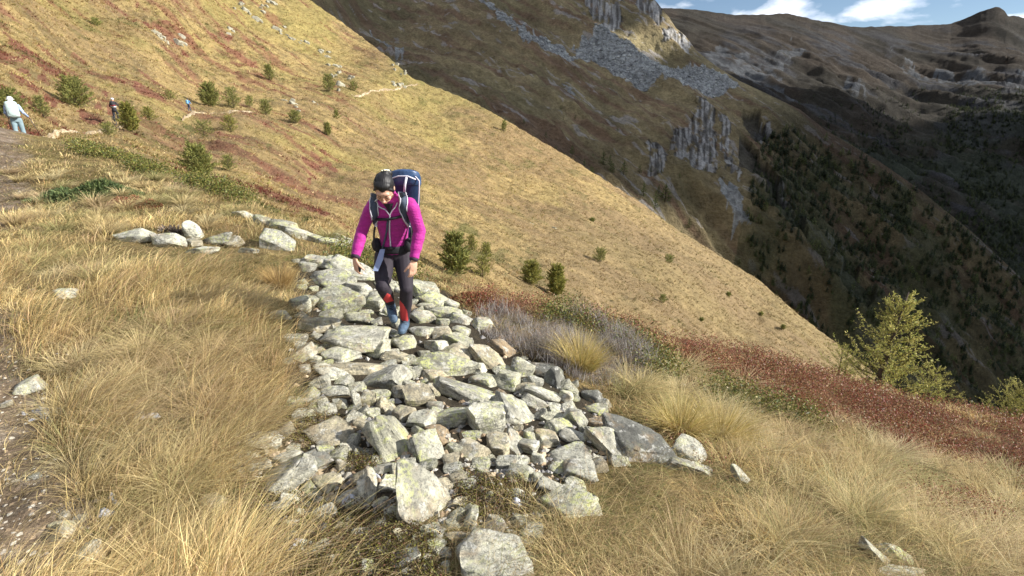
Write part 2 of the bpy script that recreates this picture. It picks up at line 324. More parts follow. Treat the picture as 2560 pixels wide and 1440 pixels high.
REDM = [[(0, 70), (120, 100), (260, 150), (420, 190), (480, 240), (430, 250), (300, 215), (150, 180), (0, 150)], [(0, 180), (150, 215), (300, 260), (260, 275), (100, 250), (0, 230)], [(760, 365), (800, 380), (850, 430), (800, 430)], [(610, 420), (680, 430), (760, 480), (860, 540), (800, 545), (700, 510), (630, 470)], [(60, 300), (150, 310), (170, 340), (60, 330)], [(300, 10), (600, 120), (640, 160), (400, 90)]]
GRNM = [[(430, 300), (480, 320), (460, 330), (420, 315)], [(600, 340), (660, 355), (640, 368)], [(560, 470), (700, 520), (860, 600), (760, 590), (600, 520)], [(400, 330), (460, 350), (500, 400), (430, 370)], [(1150, 560), (1300, 640), (1420, 720), (1250, 690), (1120, 640)], [(230, 330), (330, 345), (330, 360), (240, 350)], [(580, 20), (620, 80), (700, 180), (650, 140)]]
def maskM(P, px, py):
    x, y = P[..., 0], P[..., 1]; wx, wy = wob(px, py, 26, 45, 81)
    st = fbm((x*.5+y)/3.2, (x-.5*y)/12, 4, 85)
    red = np.zeros(px.shape); 
    for q in REDM: red = np.maximum(red, inpoly(wx, wy, q)*1.0)
    red = np.clip(red*ss(-.35, .25, st) + .75*ss(.32, .8, st)*ss(1000, 800, px), 0, 1)
    gr = np.zeros(px.shape)
    for q in GRNM: gr = np.maximum(gr, inpoly(wx, wy, q)*1.0)
    gr = np.clip(gr*ss(-.5, .1, fbm(x/2, y/2, 3, 88)) + .55*ss(.5, .9, fbm(x/5, y/5, 4, 93)), 0, 1)
    return red, gr, st
def colM(P, px, py):
    x, y = P[..., 0], P[..., 1]; red, gr, st = maskM(P, px, py)
    n = fbm(x/22, y/22, 3, 82); f = fbm(x/1.2, y/1.2, 3, 96)
    c = cmix((.33, .24, .10), (.24, .165, .08), ss(-.6, .7, n+.4*st)); c = cmix(c, (.15, .115, .05), ss(.0, .8, f)*.7)
    c = cmix(c, (.13, .095, .05), ss(.05, .7, fbm((x*.5+y)/1.2, (x-.5*y)/5.5, 4, 86))*.6*ss(1500, 900, px))
    c = cmix(c, (.26, .215, .07), ss(.1, .8, fbm(x/30, y/30, 3, 99))*.6)
    c = cmix(c, (.17, .065, .045), red*.8); c = cmix(c, (.10, .10, .03), gr*.75)
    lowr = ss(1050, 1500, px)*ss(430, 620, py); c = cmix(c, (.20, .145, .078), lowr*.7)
    ld = np.abs((px*.62+py*.78)); return c
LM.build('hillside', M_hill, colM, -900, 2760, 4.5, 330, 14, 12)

# the brown spur with scree and cliffs
LB = Layer([(700, -150, 480), (900, 50, 420), (1000, 170, 330), (770, 0, 340), (1250, 290, 300), (1500, 440, 290), (1750, 610, 290), (1950, 740, 300), (2080, 850, 310), (2300, 1000, 320), (2600, 1150, 330), (1300, -250, 640), (1500, -60, 600), (1620, 0, 580), (1700, 80, 560), (1800, 170, 530), (1900, 225, 510), (2000, 272, 500), (2065, 326, 495), (2200, 405, 480), (2297, 472, 470), (2430, 580, 455), (2560, 700, 440), (2900, 980, 420),
            (1300, 100, 430), (1500, 150, 450), (1500, 300, 370), (1750, 250, 440), (1750, 400, 365), (2000, 500, 400), (2200, 650, 390), (2400, 850, 370)],
           [(200, -700), (1100, -420), (1300, -250), (1500, -80), (1600, -22), (1640, 2), (1655, 22), (1672, 42), (1690, 70), (1712, 88), (1740, 125), (1770, 150), (1800, 172), (1850, 203), (1900, 226), (1960, 255), (2000, 274), (2065, 326), (2130, 362), (2200, 405), (2297, 472), (2430, 580), (2560, 700), (2900, 980), (3100, 1150)],
           [(200, 0), (700, 60), (1000, 260), (1250, 380), (1500, 530), (1750, 700), (1950, 840), (2080, 960), (2300, 1120), (2600, 1300), (3100, 1500)])
CLIFF = [[(1745, 245), (1768, 238), (1785, 300), (1796, 400), (1790, 450), (1770, 462), (1740, 452), (1700, 420), (1678, 372), (1690, 330), (1722, 312), (1738, 272)], [(1618, 370), (1650, 358), (1668, 425), (1622, 428)], [(1798, 285), (1815, 275), (1832, 400), (1848, 490), (1812, 440)], [(1895, 290), (1930, 305), (1928, 352), (1888, 345)],
         [(1455, -30), (1560, -30), (1552, 40), (1530, 72), (1500, 52)], [(1590, -30), (1640, 0), (1662, 42), (1640, 58), (1610, 30)], [(1648, 60), (1692, 70), (1738, 135), (1712, 132), (1665, 100)], [(1925, 430), (1960, 470), (2010, 600), (1990, 620), (1940, 520)], [(2050, 560), (2085, 600), (2110, 700), (2070, 680)]]
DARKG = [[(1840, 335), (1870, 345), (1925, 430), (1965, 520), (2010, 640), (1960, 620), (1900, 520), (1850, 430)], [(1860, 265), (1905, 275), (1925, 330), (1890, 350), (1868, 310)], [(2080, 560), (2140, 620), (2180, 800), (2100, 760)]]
SCREE = [[(1440, 92), (1530, 86), (1575, 90), (1625, 130), (1690, 140), (1760, 165), (1830, 193), (1850, 215), (1790, 222), (1700, 198), (1640, 205), (1570, 208), (1500, 150), (1440, 130)], [(1195, -10), (1225, -10), (1262, 30), (1340, 88), (1440, 130), (1410, 142), (1320, 108), (1250, 60)], [(1330, 68), (1405, 90), (1440, 132), (1370, 112)], [(930, 50), (1010, 120), (1000, 125), (925, 70)], [(1790, 480), (1830, 510), (1870, 590), (1830, 570)], [(1410, 200), (1440, 230), (1425, 235)], [(2070, 640), (2120, 700), (2150, 780), (2100, 740)]]
def pm(polys, px, py, amp, sc, seed):
    wx, wy = wob(px, py, amp, sc, seed); m = np.zeros(px.shape, bool)
    for q in polys: m |= inpoly(wx, wy, q)
    return m.astype(float)
def soft(m):
    for _ in range(3):
        k = m.copy(); k[1:-1, 1:-1] = (m[1:-1, 1:-1]*2+m[:-2, 1:-1]+m[2:, 1:-1]+m[1:-1, :-2]+m[1:-1, 2:])/6; m = k
    return m
FD = np.array([.80, -.60]); FQ = np.array([.60, .80])
def dispB(P, px, py):
    P = P.copy(); x, y = P[..., 0], P[..., 1]; a = x*FD[0]+y*FD[1]; q = x*FQ[0]+y*FQ[1]; e = ss(-5, 60, py-LB.skyy(px))
    rg = ridged(q/75+.3*fbm(x/150, y/150, 2, 8), a/330, 4, 101, .5)
    low = ss(250, 620, py + .0*px)*ss(1500, 1900, px)
    P[..., 2] += e*((rg-.55)*(18+48*low) + 2.2*fbm(x/9, y/9, 4, 107))
    cl = pm(CLIFF, px, py, 9, 18, 120); fl = ridged(px/9+fbm(px/30, py/30, 2, 5)*.6, py/90, 3, 122)
    d = P[..., :2]/np.linalg.norm(P[..., :2], axis=-1, keepdims=True)
    P[..., :2] -= d*(cl*(fl-.45)*7)[..., None]
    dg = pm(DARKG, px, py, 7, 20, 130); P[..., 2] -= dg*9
    return P
LB.disp = dispB
FORB = [(1880, 430), (2060, 360), (2300, 500), (2600, 720), (2700, 1200), (2300, 1120), (2050, 900), (1930, 760), (1850, 600)]
def colB(P, px, py):
    x, y = P[..., 0], P[..., 1]; a = x*FD[0]+y*FD[1]; q = x*FQ[0]+y*FQ[1]
    st = fbm(q/7, a/60, 4, 140); n = fbm(x/60, y/60, 4, 141)
    c = cmix((.25, .195, .105), (.18, .15, .08), ss(-.5, .5, n)); c = cmix(c, (.18, .105, .07), ss(.0, .8, st)*.7); c = cmix(c, (.28, .23, .12), ss(.1, .8, -st)*.5)
    rk = cmix((.46, .45, .43), (.12, .115, .11), ss(-.3, .4, fbm(px/4, py/30, 4, 142)))
    c = cmix(c, (.33, .30, .27), ss(.62, .8, fbm(q/5, a/16, 4, 144))*.8)
    cl = pm(CLIFF, px, py, 9, 18, 120); c = cmix(c, rk, cl*ss(-.9, -.2, fbm(px/10, py/10, 3, 148))*.9)
    sc = pm(SCREE, px, py, 9, 16, 150); g = cmix((.37, .38, .37), (.22, .225, .22), ss(-.2, .5, fbm(x/2.2, y/2.2, 3, 151))); c = cmix(c, g, sc*.95)
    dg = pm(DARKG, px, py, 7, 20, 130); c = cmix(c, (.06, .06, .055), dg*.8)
    c = c*(1-.62*ss(1790, 1980, px)*ss(200, 330, py))[..., None]*(1-.25*ss(260, 380, py)*ss(1900, 1750, px))[..., None]  # ribs and foot of the spur darkened in colour to stand for shade
    fo = pm([FORB], px, py, 40, 90, 160)*ss(-.5, .3, fbm(x/30, y/30, 3, 161)); c = cmix(c, (.055, .06, .03), fo*.7)
    return c
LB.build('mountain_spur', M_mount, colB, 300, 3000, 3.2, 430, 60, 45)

# the far ridge, darkened in its ground colours as if in shade
LF = Layer([(1500, 20, 1280), (1800, 35, 1330), (2000, 35, 1380), (2200, 66, 1380), (2400, 55, 1380), (2500, 16, 1350), (2560, 45, 1350), (2900, 0, 1400), (1600, 120, 1050), (1700, 120, 1050), (1900, 250, 850), (2100, 350, 780), (2300, 500, 700), (2560, 720, 620), (2900, 900, 600), (2300, 250, 1080), (2560, 300, 980), (2560, 500, 800), (2000, 150, 1120)],
           [(1300, 30), (1640, 20), (1662, 20), (1700, 21), (1750, 24), (1800, 33), (1850, 38), (1900, 37), (1940, 33), (1975, 33), (2000, 39), (2060, 50), (2100, 58), (2130, 65), (2200, 67), (2280, 62), (2370, 60), (2400, 50), (2440, 33), (2470, 22), (2490, 16), (2500, 18), (2512, 27), (2520, 40), (2535, 40), (2560, 46), (2700, 30), (3100, -40)],
           [(1300, 300), (1700, 300), (1900, 380), (2100, 480), (2300, 640), (2560, 860), (3100, 1200)])
def dispF(P, px, py):
    P = P.copy(); x, y = P[..., 0], P[..., 1]; a = x*FD[0]+y*FD[1]; q = x*FQ[0]+y*FQ[1]; e = ss(-40, 150, py-LF.skyy(px))
    w = fbm(x/500, y/500, 2, 201)
    P[..., 2] += e*((ridged(q/190+.5*w, a/1400, 4, 203, .5)-.5)*42 + (ridged(q/45+.5*w, a/260, 3, 208, .5)-.5)*26 + 4*fbm(x/30, y/30, 3, 205)) + (1-e)*.8*fbm(px/14, py*0, 3, 206)
    return P
LF.disp = dispF
def colF(P, px, py):
    x, y = P[..., 0], P[..., 1]; a = x*FD[0]+y*FD[1]; q = x*FQ[0]+y*FQ[1]
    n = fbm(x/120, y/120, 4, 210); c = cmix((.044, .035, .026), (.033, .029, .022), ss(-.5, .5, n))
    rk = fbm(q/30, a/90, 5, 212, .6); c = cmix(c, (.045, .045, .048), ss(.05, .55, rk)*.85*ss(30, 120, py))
    sc = pm([[(1760, 118), (1830, 125), (1900, 150), (1990, 118), (2030, 125), (1940, 180), (2000, 262), (1960, 250), (1850, 185), (1780, 150)], [(2230, 130), (2300, 170), (2420, 185), (2560, 190), (2560, 200), (2400, 200), (2280, 185)], [(2060, 205), (2140, 215), (2190, 250), (2120, 225)]], px, py, 16, 25, 215)
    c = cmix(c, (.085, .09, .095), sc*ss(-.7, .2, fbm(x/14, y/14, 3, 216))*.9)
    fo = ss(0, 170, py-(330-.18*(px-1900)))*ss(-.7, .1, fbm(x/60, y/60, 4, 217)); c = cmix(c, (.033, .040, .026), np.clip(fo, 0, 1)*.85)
    return c
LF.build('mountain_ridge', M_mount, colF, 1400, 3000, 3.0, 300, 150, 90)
# valley floor far below, and land around out to the horizon
me = bpy.data.meshes.new('valley'); g = 9000
n = 60; xs = np.linspace(-g, g, n); Xv, Yv = np.meshgrid(xs, xs, indexing='xy'); Zv = -420+60*fbm(Xv/900, Yv/900, 3, 300)
me = mesh_np('valley', np.stack([Xv, Yv, Zv], -1), grid_faces(n, n), np.tile((.06, .065, .03), (n*n, 1)))
put('valley', me, M_mount, kind='structure')

# unseen clouds added out of view to keep the sun off the far slopes
M_shade_cloud = simple('shade_cloud', (.82, .83, .85), 1.0, bump=0)
def shade_cloud(cx, cy, cz, rx, ry, rz, rot, seed, label):
    bm = bmesh.new(); bmesh.ops.create_icosphere(bm, subdivisions=5, radius=1); V = np.array([v.co[:] for v in bm.verts])
    k = 1+.32*noise(*(V*2.1).T, seed=seed)+.2*noise(*(V*4.7).T, seed=seed+1)+.1*noise(*(V*10).T, seed=seed+2)
    sq = (np.abs(V[:, 0])**4+np.abs(V[:, 1])**4+np.abs(V[:, 2])**4+1e-9)**.25; V = V/sq[:, None]*(.8+.2*k[:, None]); V[:, 2] = np.where(V[:, 2] < 0, V[:, 2]*.35, V[:, 2]); V *= (rx, ry, rz)
    for v, c in zip(bm.verts, V): v.co = c
    me = bpy.data.meshes.new('shade_cloud'); bm.to_mesh(me); bm.free(); me.polygons.foreach_set('use_smooth', [True]*len(me.polygons))
    o = thing('shade_cloud', label, 'shade_cloud', (cx, cy, cz), rot, 'unseen clouds added to shade the far slopes', me, M_shade_cloud); return o
HU = Vector((-math.sin(SUN_AZ), math.cos(SUN_AZ), 0)); HS = Vector((math.cos(SUN_AZ), math.sin(SUN_AZ), 0))
def shade_cloud_uv(u0, u1, v0, v1, seed, label, z=1200):
    """u across the sun's direction, v up: the slab of air the cloud keeps the sun from"""
    a0 = (z*math.cos(SUN_EL)-v1)/math.sin(SUN_EL); a1 = (z*math.cos(SUN_EL)-v0)/math.sin(SUN_EL); c = HU*(u0+u1)/2+HS*(a0+a1)/2
    shade_cloud(c.x, c.y, z, (a1-a0)/2, (u1-u0)/2, 50+.03*(u1-u0), SUN_AZ, seed, label)

# ---------------------------------------------------------------- path
M_path = colattr('path_soil', .95, bump=.7, scales=(2.0, 9.0), dist=.03, var=.3)
def ribbon(pts, hw, lift, name):
    """strip of trodden soil lying on the hillside along photo positions; hw = half width there"""
    P = np.array(pts, float); x = np.arange(P[0, 0], P[-1, 0], 2.0); yc = np.interp(x, P[:, 0], P[:, 1])+.8*fbm(x/9, x*0, 2, 74); w = np.interp(x, P[:, 0], hw)*(1+.35*fbm(x/12, x*0, 3, 77))
    k = np.linspace(-1, 1, 9)[:, None]; PY = yc[None]+k*w[None]; PX = np.broadcast_to(x, PY.shape); V = LM.pos(PX, PY)+np.array([0, 0, 1.0])*(lift*(1-np.abs(k)**3*1.6))[..., None]
    c = cmix((.42, .34, .22), (.28, .21, .13), ss(-.3, .3, fbm(PX/4, PY/2, 3, 78))); return put(name, mesh_np(name, V, grid_faces(*V.shape[:2]), c.reshape(-1, 3)), M_path, kind='structure')
ribbon([(40, 372), (70, 357), (110, 344), (180, 328), (240, 317), (300, 307), (345, 303)], [16, 13, 9, 5, 3.5, 3, 2], .09, 'path')
ribbon([(455, 297), (500, 291), (560, 286), (610, 281), (640, 279)], [2.5, 2.5, 2.2, 2, 1.5], .12, 'path')
ribbon([(880, 246), (930, 236), (980, 226), (1020, 216), (1045, 212)], [1.6, 2.2, 2.4, 2.2, 1.6], .2, 'path')

# ---------------------------------------------------------------- stones
def rock_mesh(seed, sub=4, cuts=16, rough=.05, flat=1.0):
    r = np.random.default_rng(seed); bm = bmesh.new(); bmesh.ops.create_icosphere(bm, subdivisions=sub, radius=1.0)
    V = np.array([v.co[:] for v in bm.verts]); F = np.array([[v.index for v in f.verts] for f in bm.faces]); bm.free()
    V = V*np.array([1, 1, 1])*1.25
    A0 = r.uniform(0, 3.1); PL = []
    for s_ in (1, -1): PL.append(((r.normal(0, .16), r.normal(0, .16), s_), r.uniform(.5, .75)))
    for i, a_ in enumerate((A0, A0+math.pi, A0+1.5+r.normal(0, .25), A0+4.65+r.normal(0, .25))): PL.append(((math.cos(a_), math.sin(a_), r.normal(0, .25)), r.uniform(.6, .85)))
    for i in range(cuts//2): q_ = r.normal(size=3); PL.append((q_/np.linalg.norm(q_), r.uniform(.72, 1.0)))
    for n, d in PL:
        n = np.array(n, float); n /= np.linalg.norm(n); k = V@n-d; V = V-np.clip(k, 0, None)[:, None]*n*.97
    mn, mx = V.min(0), V.max(0); V = (V-(mn+mx)/2)/((mx-mn)/2)
    nn = V/np.linalg.norm(V, axis=1, keepdims=True); s = seed % 97
    q = V*1.7+s; V = V + nn*(rough*.9*noise(*q.T, seed=s)+rough*.8*noise(*(V*4+s).T, seed=s+1)+rough*.45*noise(*(V*9+s).T, seed=s+2)+rough*.35*noise(*(V*19+s).T, seed=s+3))[:, None]
    # layered breaks of schist
    V = V*(1+.03*np.sign(np.sin(V[:, 2:3]*9+2*V[:, :1]+s))*r.uniform(0, 1))
    return V, F
TONES = {'grey': (1.12, 1.12, 1.07), 'pale': (1.38, 1.38, 1.3), 'tan': (1.12, 1.02, .84), 'brown': (.85, .66, .48), 'dark': (.45, .46, .47), 'yellow': (1.08, 1.08, .95)}
NAMES = {'grey': 'grey', 'pale': 'pale grey', 'tan': 'tan', 'brown': 'rust brown', 'dark': 'dark streaked', 'yellow': 'yellow lichened'}
stone_objs = []
def stone_at(px, py, w, h, ang=0, tone='grey', label=None, sub=4, seed=None, dep=None, sink=.30, mesh=None, group='stones of the rubble patch', name='stone', t=None, prt=1.0):
    """px,py centre, w,h apparent size in the photograph, ang tilt of the long side"""
    if t is None:
        t = float(hitN([px], [py+h*.18])[0])
        if np.isnan(t): t = float(hitN([px], [py+h*.6])[0])
    if group[:13] != 'stones of the' or 'cairn' not in group: w, h = w*1.16, h*1.2
    P = at(px, py+h*.18, t); W_ = w/FP*t/2; H_ = h/FP*t/2; el = math.radians(20)+math.atan((py-720)/FP); el = max(el, .12)
    # apparent height h = thickness*cos + depth*sin
    D_ = dep*W_ if dep else min(W_, H_*1.35)*.92
    Z_ = max(H_*.55, (H_-D_*math.sin(el)*.75)/max(.35, math.cos(el)))
    seed = seed if seed is not None else int(px*7+py*3)
    if mesh is None:
        V, F = rock_mesh(seed, sub); V = V*(W_, D_, Z_)*1.06; me = mesh_np('stone', V, F); me.materials.append(M_rock); sc = 1
    else: me = mesh; sc = (W_, D_, Z_)
    o = thing(name, label or 'stone', 'stone', group=group, me=me)
    if mesh is not None: o.scale = sc
    o.location = (P[0], P[1]+D_*.15, P[2]+Z_*(.62-sink))
    o.rotation_euler = (random.uniform(-.3, .25), math.radians(ang)*prt+random.uniform(-.12, .12), random.uniform(-.35, .35)-math.radians(ang)*.15)
    c = TONES[tone]; j = random.uniform(.88, 1.12); o.color = (c[0]*j, c[1]*j, c[2]*j, {'yellow': 1.0, 'grey': .7, 'pale': .5, 'tan': .25, 'brown': 0, 'dark': .12}[tone]*random.uniform(.6, 1.2))
    stone_objs.append((px, py, w, h, tone, o, label)); return o
BIG = [  # cx, cy, w, h, tilt, tone, label
 (795,655,50,36,0,'grey',None),(828,660,52,44,10,'grey',None),(885,683,118,42,30,'grey','long grey slab behind the hiker\'s hand at the top of the rubble'),(824,700,112,52,15,'grey',None),(843,755,122,64,5,'yellow','broad lichened boulder left of the hiker\'s bent knee'),
 (895,727,62,46,20,'pale',None),(935,752,62,52,0,'yellow',None),(752,762,46,44,0,'yellow','yellow lichened stone half sunk in grass at the rubble\'s left edge'),(885,794,78,26,8,'yellow',None),(800,808,92,42,8,'tan',None),
 (890,850,134,74,10,'grey','broad flat grey slab left of the standing boot'),(842,888,74,50,0,'grey',None),(940,872,56,52,-20,'yellow',None),(752,885,60,46,-15,'pale',None),(892,918,142,38,5,'tan',None),(957,945,120,64,-15,'grey','large lens-shaped grey stone below the hiker'),
 (826,932,82,28,5,'pale',None),(800,957,36,48,75,'pale',None),(838,982,70,32,0,'grey',None),(891,1002,60,34,88,'pale','small pale pillar of stone standing upright'),(922,1000,40,42,0,'tan',None),(1043,992,68,64,20,'tan','heart-shaped tan stone in the middle of the rubble'),
 (1000,980,38,42,0,'tan',None),(1110,915,148,54,8,'yellow','long lichened slab right of centre in the rubble'),(1165,980,152,56,10,'grey','wide grey slab above the tall pale block'),(1213,1048,84,104,0,'pale','tall pale upright block at the centre right of the rubble'),(1285,1035,120,72,48,'grey','long grey stone leaning against the tall pale block'),
 (1217,898,98,54,25,'tan',None),(1192,922,42,36,0,'pale',None),(1140,885,82,50,10,'tan',None),(1090,868,48,48,0,'pale',None),(1012,858,52,42,0,'yellow','lichened wedge stone in front of the standing boot'),(992,893,62,30,10,'tan',None),(1060,730,74,54,15,'yellow','light lichened boulder behind the standing leg'),
 (1085,752,72,38,15,'yellow',None),(1126,762,40,30,0,'grey',None),(1065,768,42,27,0,'yellow',None),(1055,795,52,38,10,'grey',None),(1115,785,72,37,15,'yellow',None),(1105,835,52,38,10,'tan',None),(1058,828,58,28,0,'grey',None),(1142,853,68,40,20,'yellow',None),
 (1155,800,52,34,20,'grey',None),(1150,832,46,32,20,'yellow',None),(1200,812,52,42,10,'grey',None),(1256,872,66,44,20,'brown','brown stone block among the dry grey heather'),(1305,925,52,50,15,'yellow',None),(1355,925,68,38,0,'dark',None),(1388,950,62,50,50,'dark','dark lichened wedge stone near the yellow tussock'),
 (1268,955,58,56,20,'yellow',None),(1210,950,62,38,-10,'yellow',None),(1092,940,68,36,10,'tan',None),(1355,985,88,38,25,'grey',None),(1340,1003,68,40,15,'grey',None),(1130,1038,82,62,-5,'grey',None),(1010,1037,48,50,20,'tan',None),(1058,1048,58,54,-15,'pale',None),
 (1092,1076,52,36,5,'brown','round rust brown stone low in the rubble'),(820,1085,118,80,12,'tan','flat tan slab at the lower left of the rubble'),(985,1100,140,96,52,'yellow','boulder thickly crusted with yellow lichen'),(1066,1122,90,72,50,'grey',None),(1054,1252,205,108,46,'pale','biggest pale boulder in the foreground, long and smooth'),
 (921,1225,105,60,76,'pale','narrow pale boulder left of the biggest one'),(815,1210,62,54,0,'tan',None),(790,1153,68,50,0,'dark',None),(690,1200,178,74,-24,'grey','long grey boulder with a rusty patch beside the grass'),(1235,1395,165,110,5,'pale','broad pale boulder at the bottom edge of the frame'),
 (1177,1298,58,42,-65,'pale','small white pointed stone below the rubble'),(1185,1127,72,60,0,'tan',None),(1246,1118,54,70,0,'tan','tan rounded block beside a shadowed hollow'),(1126,1152,36,42,0,'tan',None),(1290,1115,82,50,62,'grey',None),(1297,1183,58,42,0,'yellow',None),(1345,1150,36,40,0,'pale',None),
 (1103,1105,34,30,30,'brown',None),(716,1138,56,28,5,'pale',None),(623,1138,38,22,0,'pale',None),(632,1105,68,46,10,'tan',None),(955,1170,68,28,-5,'grey',None),(1230,1325,62,38,0,'dark',None),(980,1282,34,32,30,'pale',None),
 (1598,1105,150,100,25,'dark','large dark streaked boulder at the right end of the rubble'),(1540,1122,160,52,31,'pale','pale sloping slab in front of the dark streaked boulder'),(1722,1130,76,64,15,'pale','angular pale block right of the dark streaked boulder'),(1730,1168,118,36,22,'grey',None),(1428,1258,126,82,0,'yellow','lichened boulder sunk in grass below the rubble'),
 (1415,1140,100,46,-10,'grey',None),(1450,1178,80,66,10,'grey',None),(1855,1195,70,30,42,'pale','pale sliver of rock in the grass right of the rubble'),(1440,1050,58,54,40,'grey',None),(1487,1025,56,32,0,'yellow',None),(1480,992,48,40,0,'dark',None),(1414,992,30,36,0,'pale',None),
 (1400,1067,70,44,20,'yellow',None),(1367,1100,62,50,10,'tan',None),(1320,1120,42,42,0,'grey',None),(1435,1092,68,34,15,'grey',None),(2190,1385,120,42,40,'pale','streaked pale rock in the grass at the lower right'),(2250,1388,110,36,28,'yellow','lichened rock lying against the streaked pale one at lower right'),
 (2255,1428,130,30,20,'pale','low pale rock at the bottom right edge of the photo')]
BIG += [(760,1292,44,26,10,'pale',None),(905,1335,46,30,0,'grey',None),(1010,1400,80,44,-10,'pale',None),(930,1425,76,44,10,'grey',None),(865,1160,44,30,15,'tan',None),(1335,1330,64,40,20,'grey',None),(840,1350,36,24,0,'tan',None),(1110,1215,40,34,20,'tan',None),(720,1345,44,26,0,'pale',None),(1290,1235,40,30,0,'grey',None),(1375,1215,56,34,30,'grey',None),(655,1160,46,28,-10,'grey',None),(590,1165,38,20,0,'pale',None),(1150,1255,34,28,10,'tan',None)]
for s_ in BIG: stone_at(*s_[:4], ang=s_[4], tone=s_[5], label=s_[6], sub=4 if s_[2]*s_[3] > 3000 else 3)
CG = 'stones of the low cairn in the grass'
for s_ in [(342,594,102,38,-8,'pale','long white stone at the left end of the cairn',1),(424,607,84,38,12,'pale','white stone left of the upright cairn block',1),(481,608,54,24,0,'tan','tan stone under the upright cairn block',1),(480,584,44,52,15,'pale','upright white block on top of the cairn',1),
           (547,601,84,38,-4,'grey','grey lens-shaped stone right of the upright cairn block',1),(584,611,56,34,-20,'tan','tan stone at the right of the cairn',1),(505,628,88,24,0,'pale','low pale stone at the front of the cairn',1),(620,628,62,20,0,'pale','small flat white stone right of the cairn',1),(690,610,110,58,28,'grey','grey boulder between the cairn and the rubble',1)]:
    stone_at(*s_[:4], ang=s_[4], tone=s_[5], label=s_[6], group=CG, sink=.1)
LG = 'stones lying in the grass'
for s_ in [(161,737,60,28,0,'pale','white stone alone in the grass at the left'),(66,965,62,46,-15,'pale','grey white stone beside the trail at left'),(14,1012,28,18,0,'tan','small tan stone at the left edge of the photo'),(214,1387,64,54,-35,'pale','pointed white stone at the bottom left'),(240,1400,44,24,-10,'pale','low pale stone touching the pointed white one'),
           (150,1340,62,50,-45,'tan','rounded tan stone at the trail\'s edge, lower left'),(164,1290,26,22,0,'tan','smallest pebble of the trail edge row'),(147,1312,32,24,0,'tan','tan pebble above the rounded tan stone'),(196,1297,36,20,-15,'pale','pale flat pebble at the trail edge'),(88,1190,32,16,0,'pale','thin white stone on the bare trail'),(530,1253,64,36,0,'tan','tan stone deep in the long grass'),(700,790,48,24,0,'pale','white stone at the grass edge left of the rubble')]:
    stone_at(*s_[:4], ang=s_[4], tone=s_[5], label=s_[6], group=LG, sink=.12, sub=3)
OG = 'outcrop slabs behind the cairn'
for i, s_ in enumerate([(612,541,48,20,30,'first'),(672,562,66,22,18,''),(712,573,76,30,18,''),(750,588,66,24,16,''),(790,600,62,20,10,''),(828,607,52,18,8,''),(862,612,44,20,0,''),(796,563,44,14,20,''),(826,578,50,14,22,''),(856,596,40,16,25,'')]):
    stone_at(*s_[:4], ang=s_[4], tone='yellow' if i % 3 else 'pale', label=None, group=OG, sink=.05, sub=3, name='rock_slab')
# fill stones
fillm = []
for k in range(10):
    V, F = rock_mesh(900+k, 3, 13); me = mesh_np('small_stone', V*1.05, F); me.materials.append(M_rock); fillm.append(me)
nf = 0; tries = 0; taken = [(b[0], b[1], b[2], b[3]) for b in BIG]
while nf < 165 and tries < 20000:
    tries += 1; px = random.uniform(600, 1600); py = random.uniform(640, 1330)
    if not inpoly([px], [py], RUB)[0]: continue
    if py > 1180 and random.random() < .6: continue
    if any(inpoly([px], [py], m)[0] for m in MOSS) and random.random() < .55: continue
    w = random.uniform(24, 50)*(.75+.45*(py-640)/600); h = w*random.uniform(.55, .95)
    if any(((px-b[0])/(b[2]*.46+w*.10))**2+((py-b[1])/(b[3]*.44+h*.05))**2 < 1 for b in taken): continue
    taken.append((px, py, w*.75, h*.75)); nf += 1
    stone_at(px, py, w, h, ang=random.uniform(-30, 40), tone=random.choice(['grey', 'grey', 'pale', 'tan', 'yellow', 'yellow', 'brown' if random.random() < .4 else 'grey']), label='small weathered stone wedged between the larger stones of the rubble', mesh=fillm[nf % 10], sink=.5, name='small_stone', group='small fill stones of the rubble')
LOWP = [(640, 1250), (800, 1270), (1000, 1330), (1330, 1290), (1350, 1330), (1320, 1440), (900, 1440), (760, 1400)]
nl = 0
while nl < 48:
    px = random.uniform(620, 1360); py = random.uniform(1240, 1440)
    if not inpoly([px], [py], LOWP)[0]: continue
    w = random.uniform(26, 62); h = w*random.uniform(.5, .85)
    if any(((px-b[0])/(b[2]*.5+w*.4))**2+((py-b[1])/(b[3]*.5+h*.3))**2 < 1 for b in taken): nl += .02; continue
    taken.append((px, py, w, h)); nl += 1
    stone_at(px, py, w, h, ang=random.uniform(-30, 40), tone=random.choice(['grey', 'pale', 'tan', 'dark', 'grey']), label='small stone bedded in the moss below the rubble', mesh=fillm[int(nl) % 10], sink=.3, name='small_stone', group='small stones in the moss below the rubble')
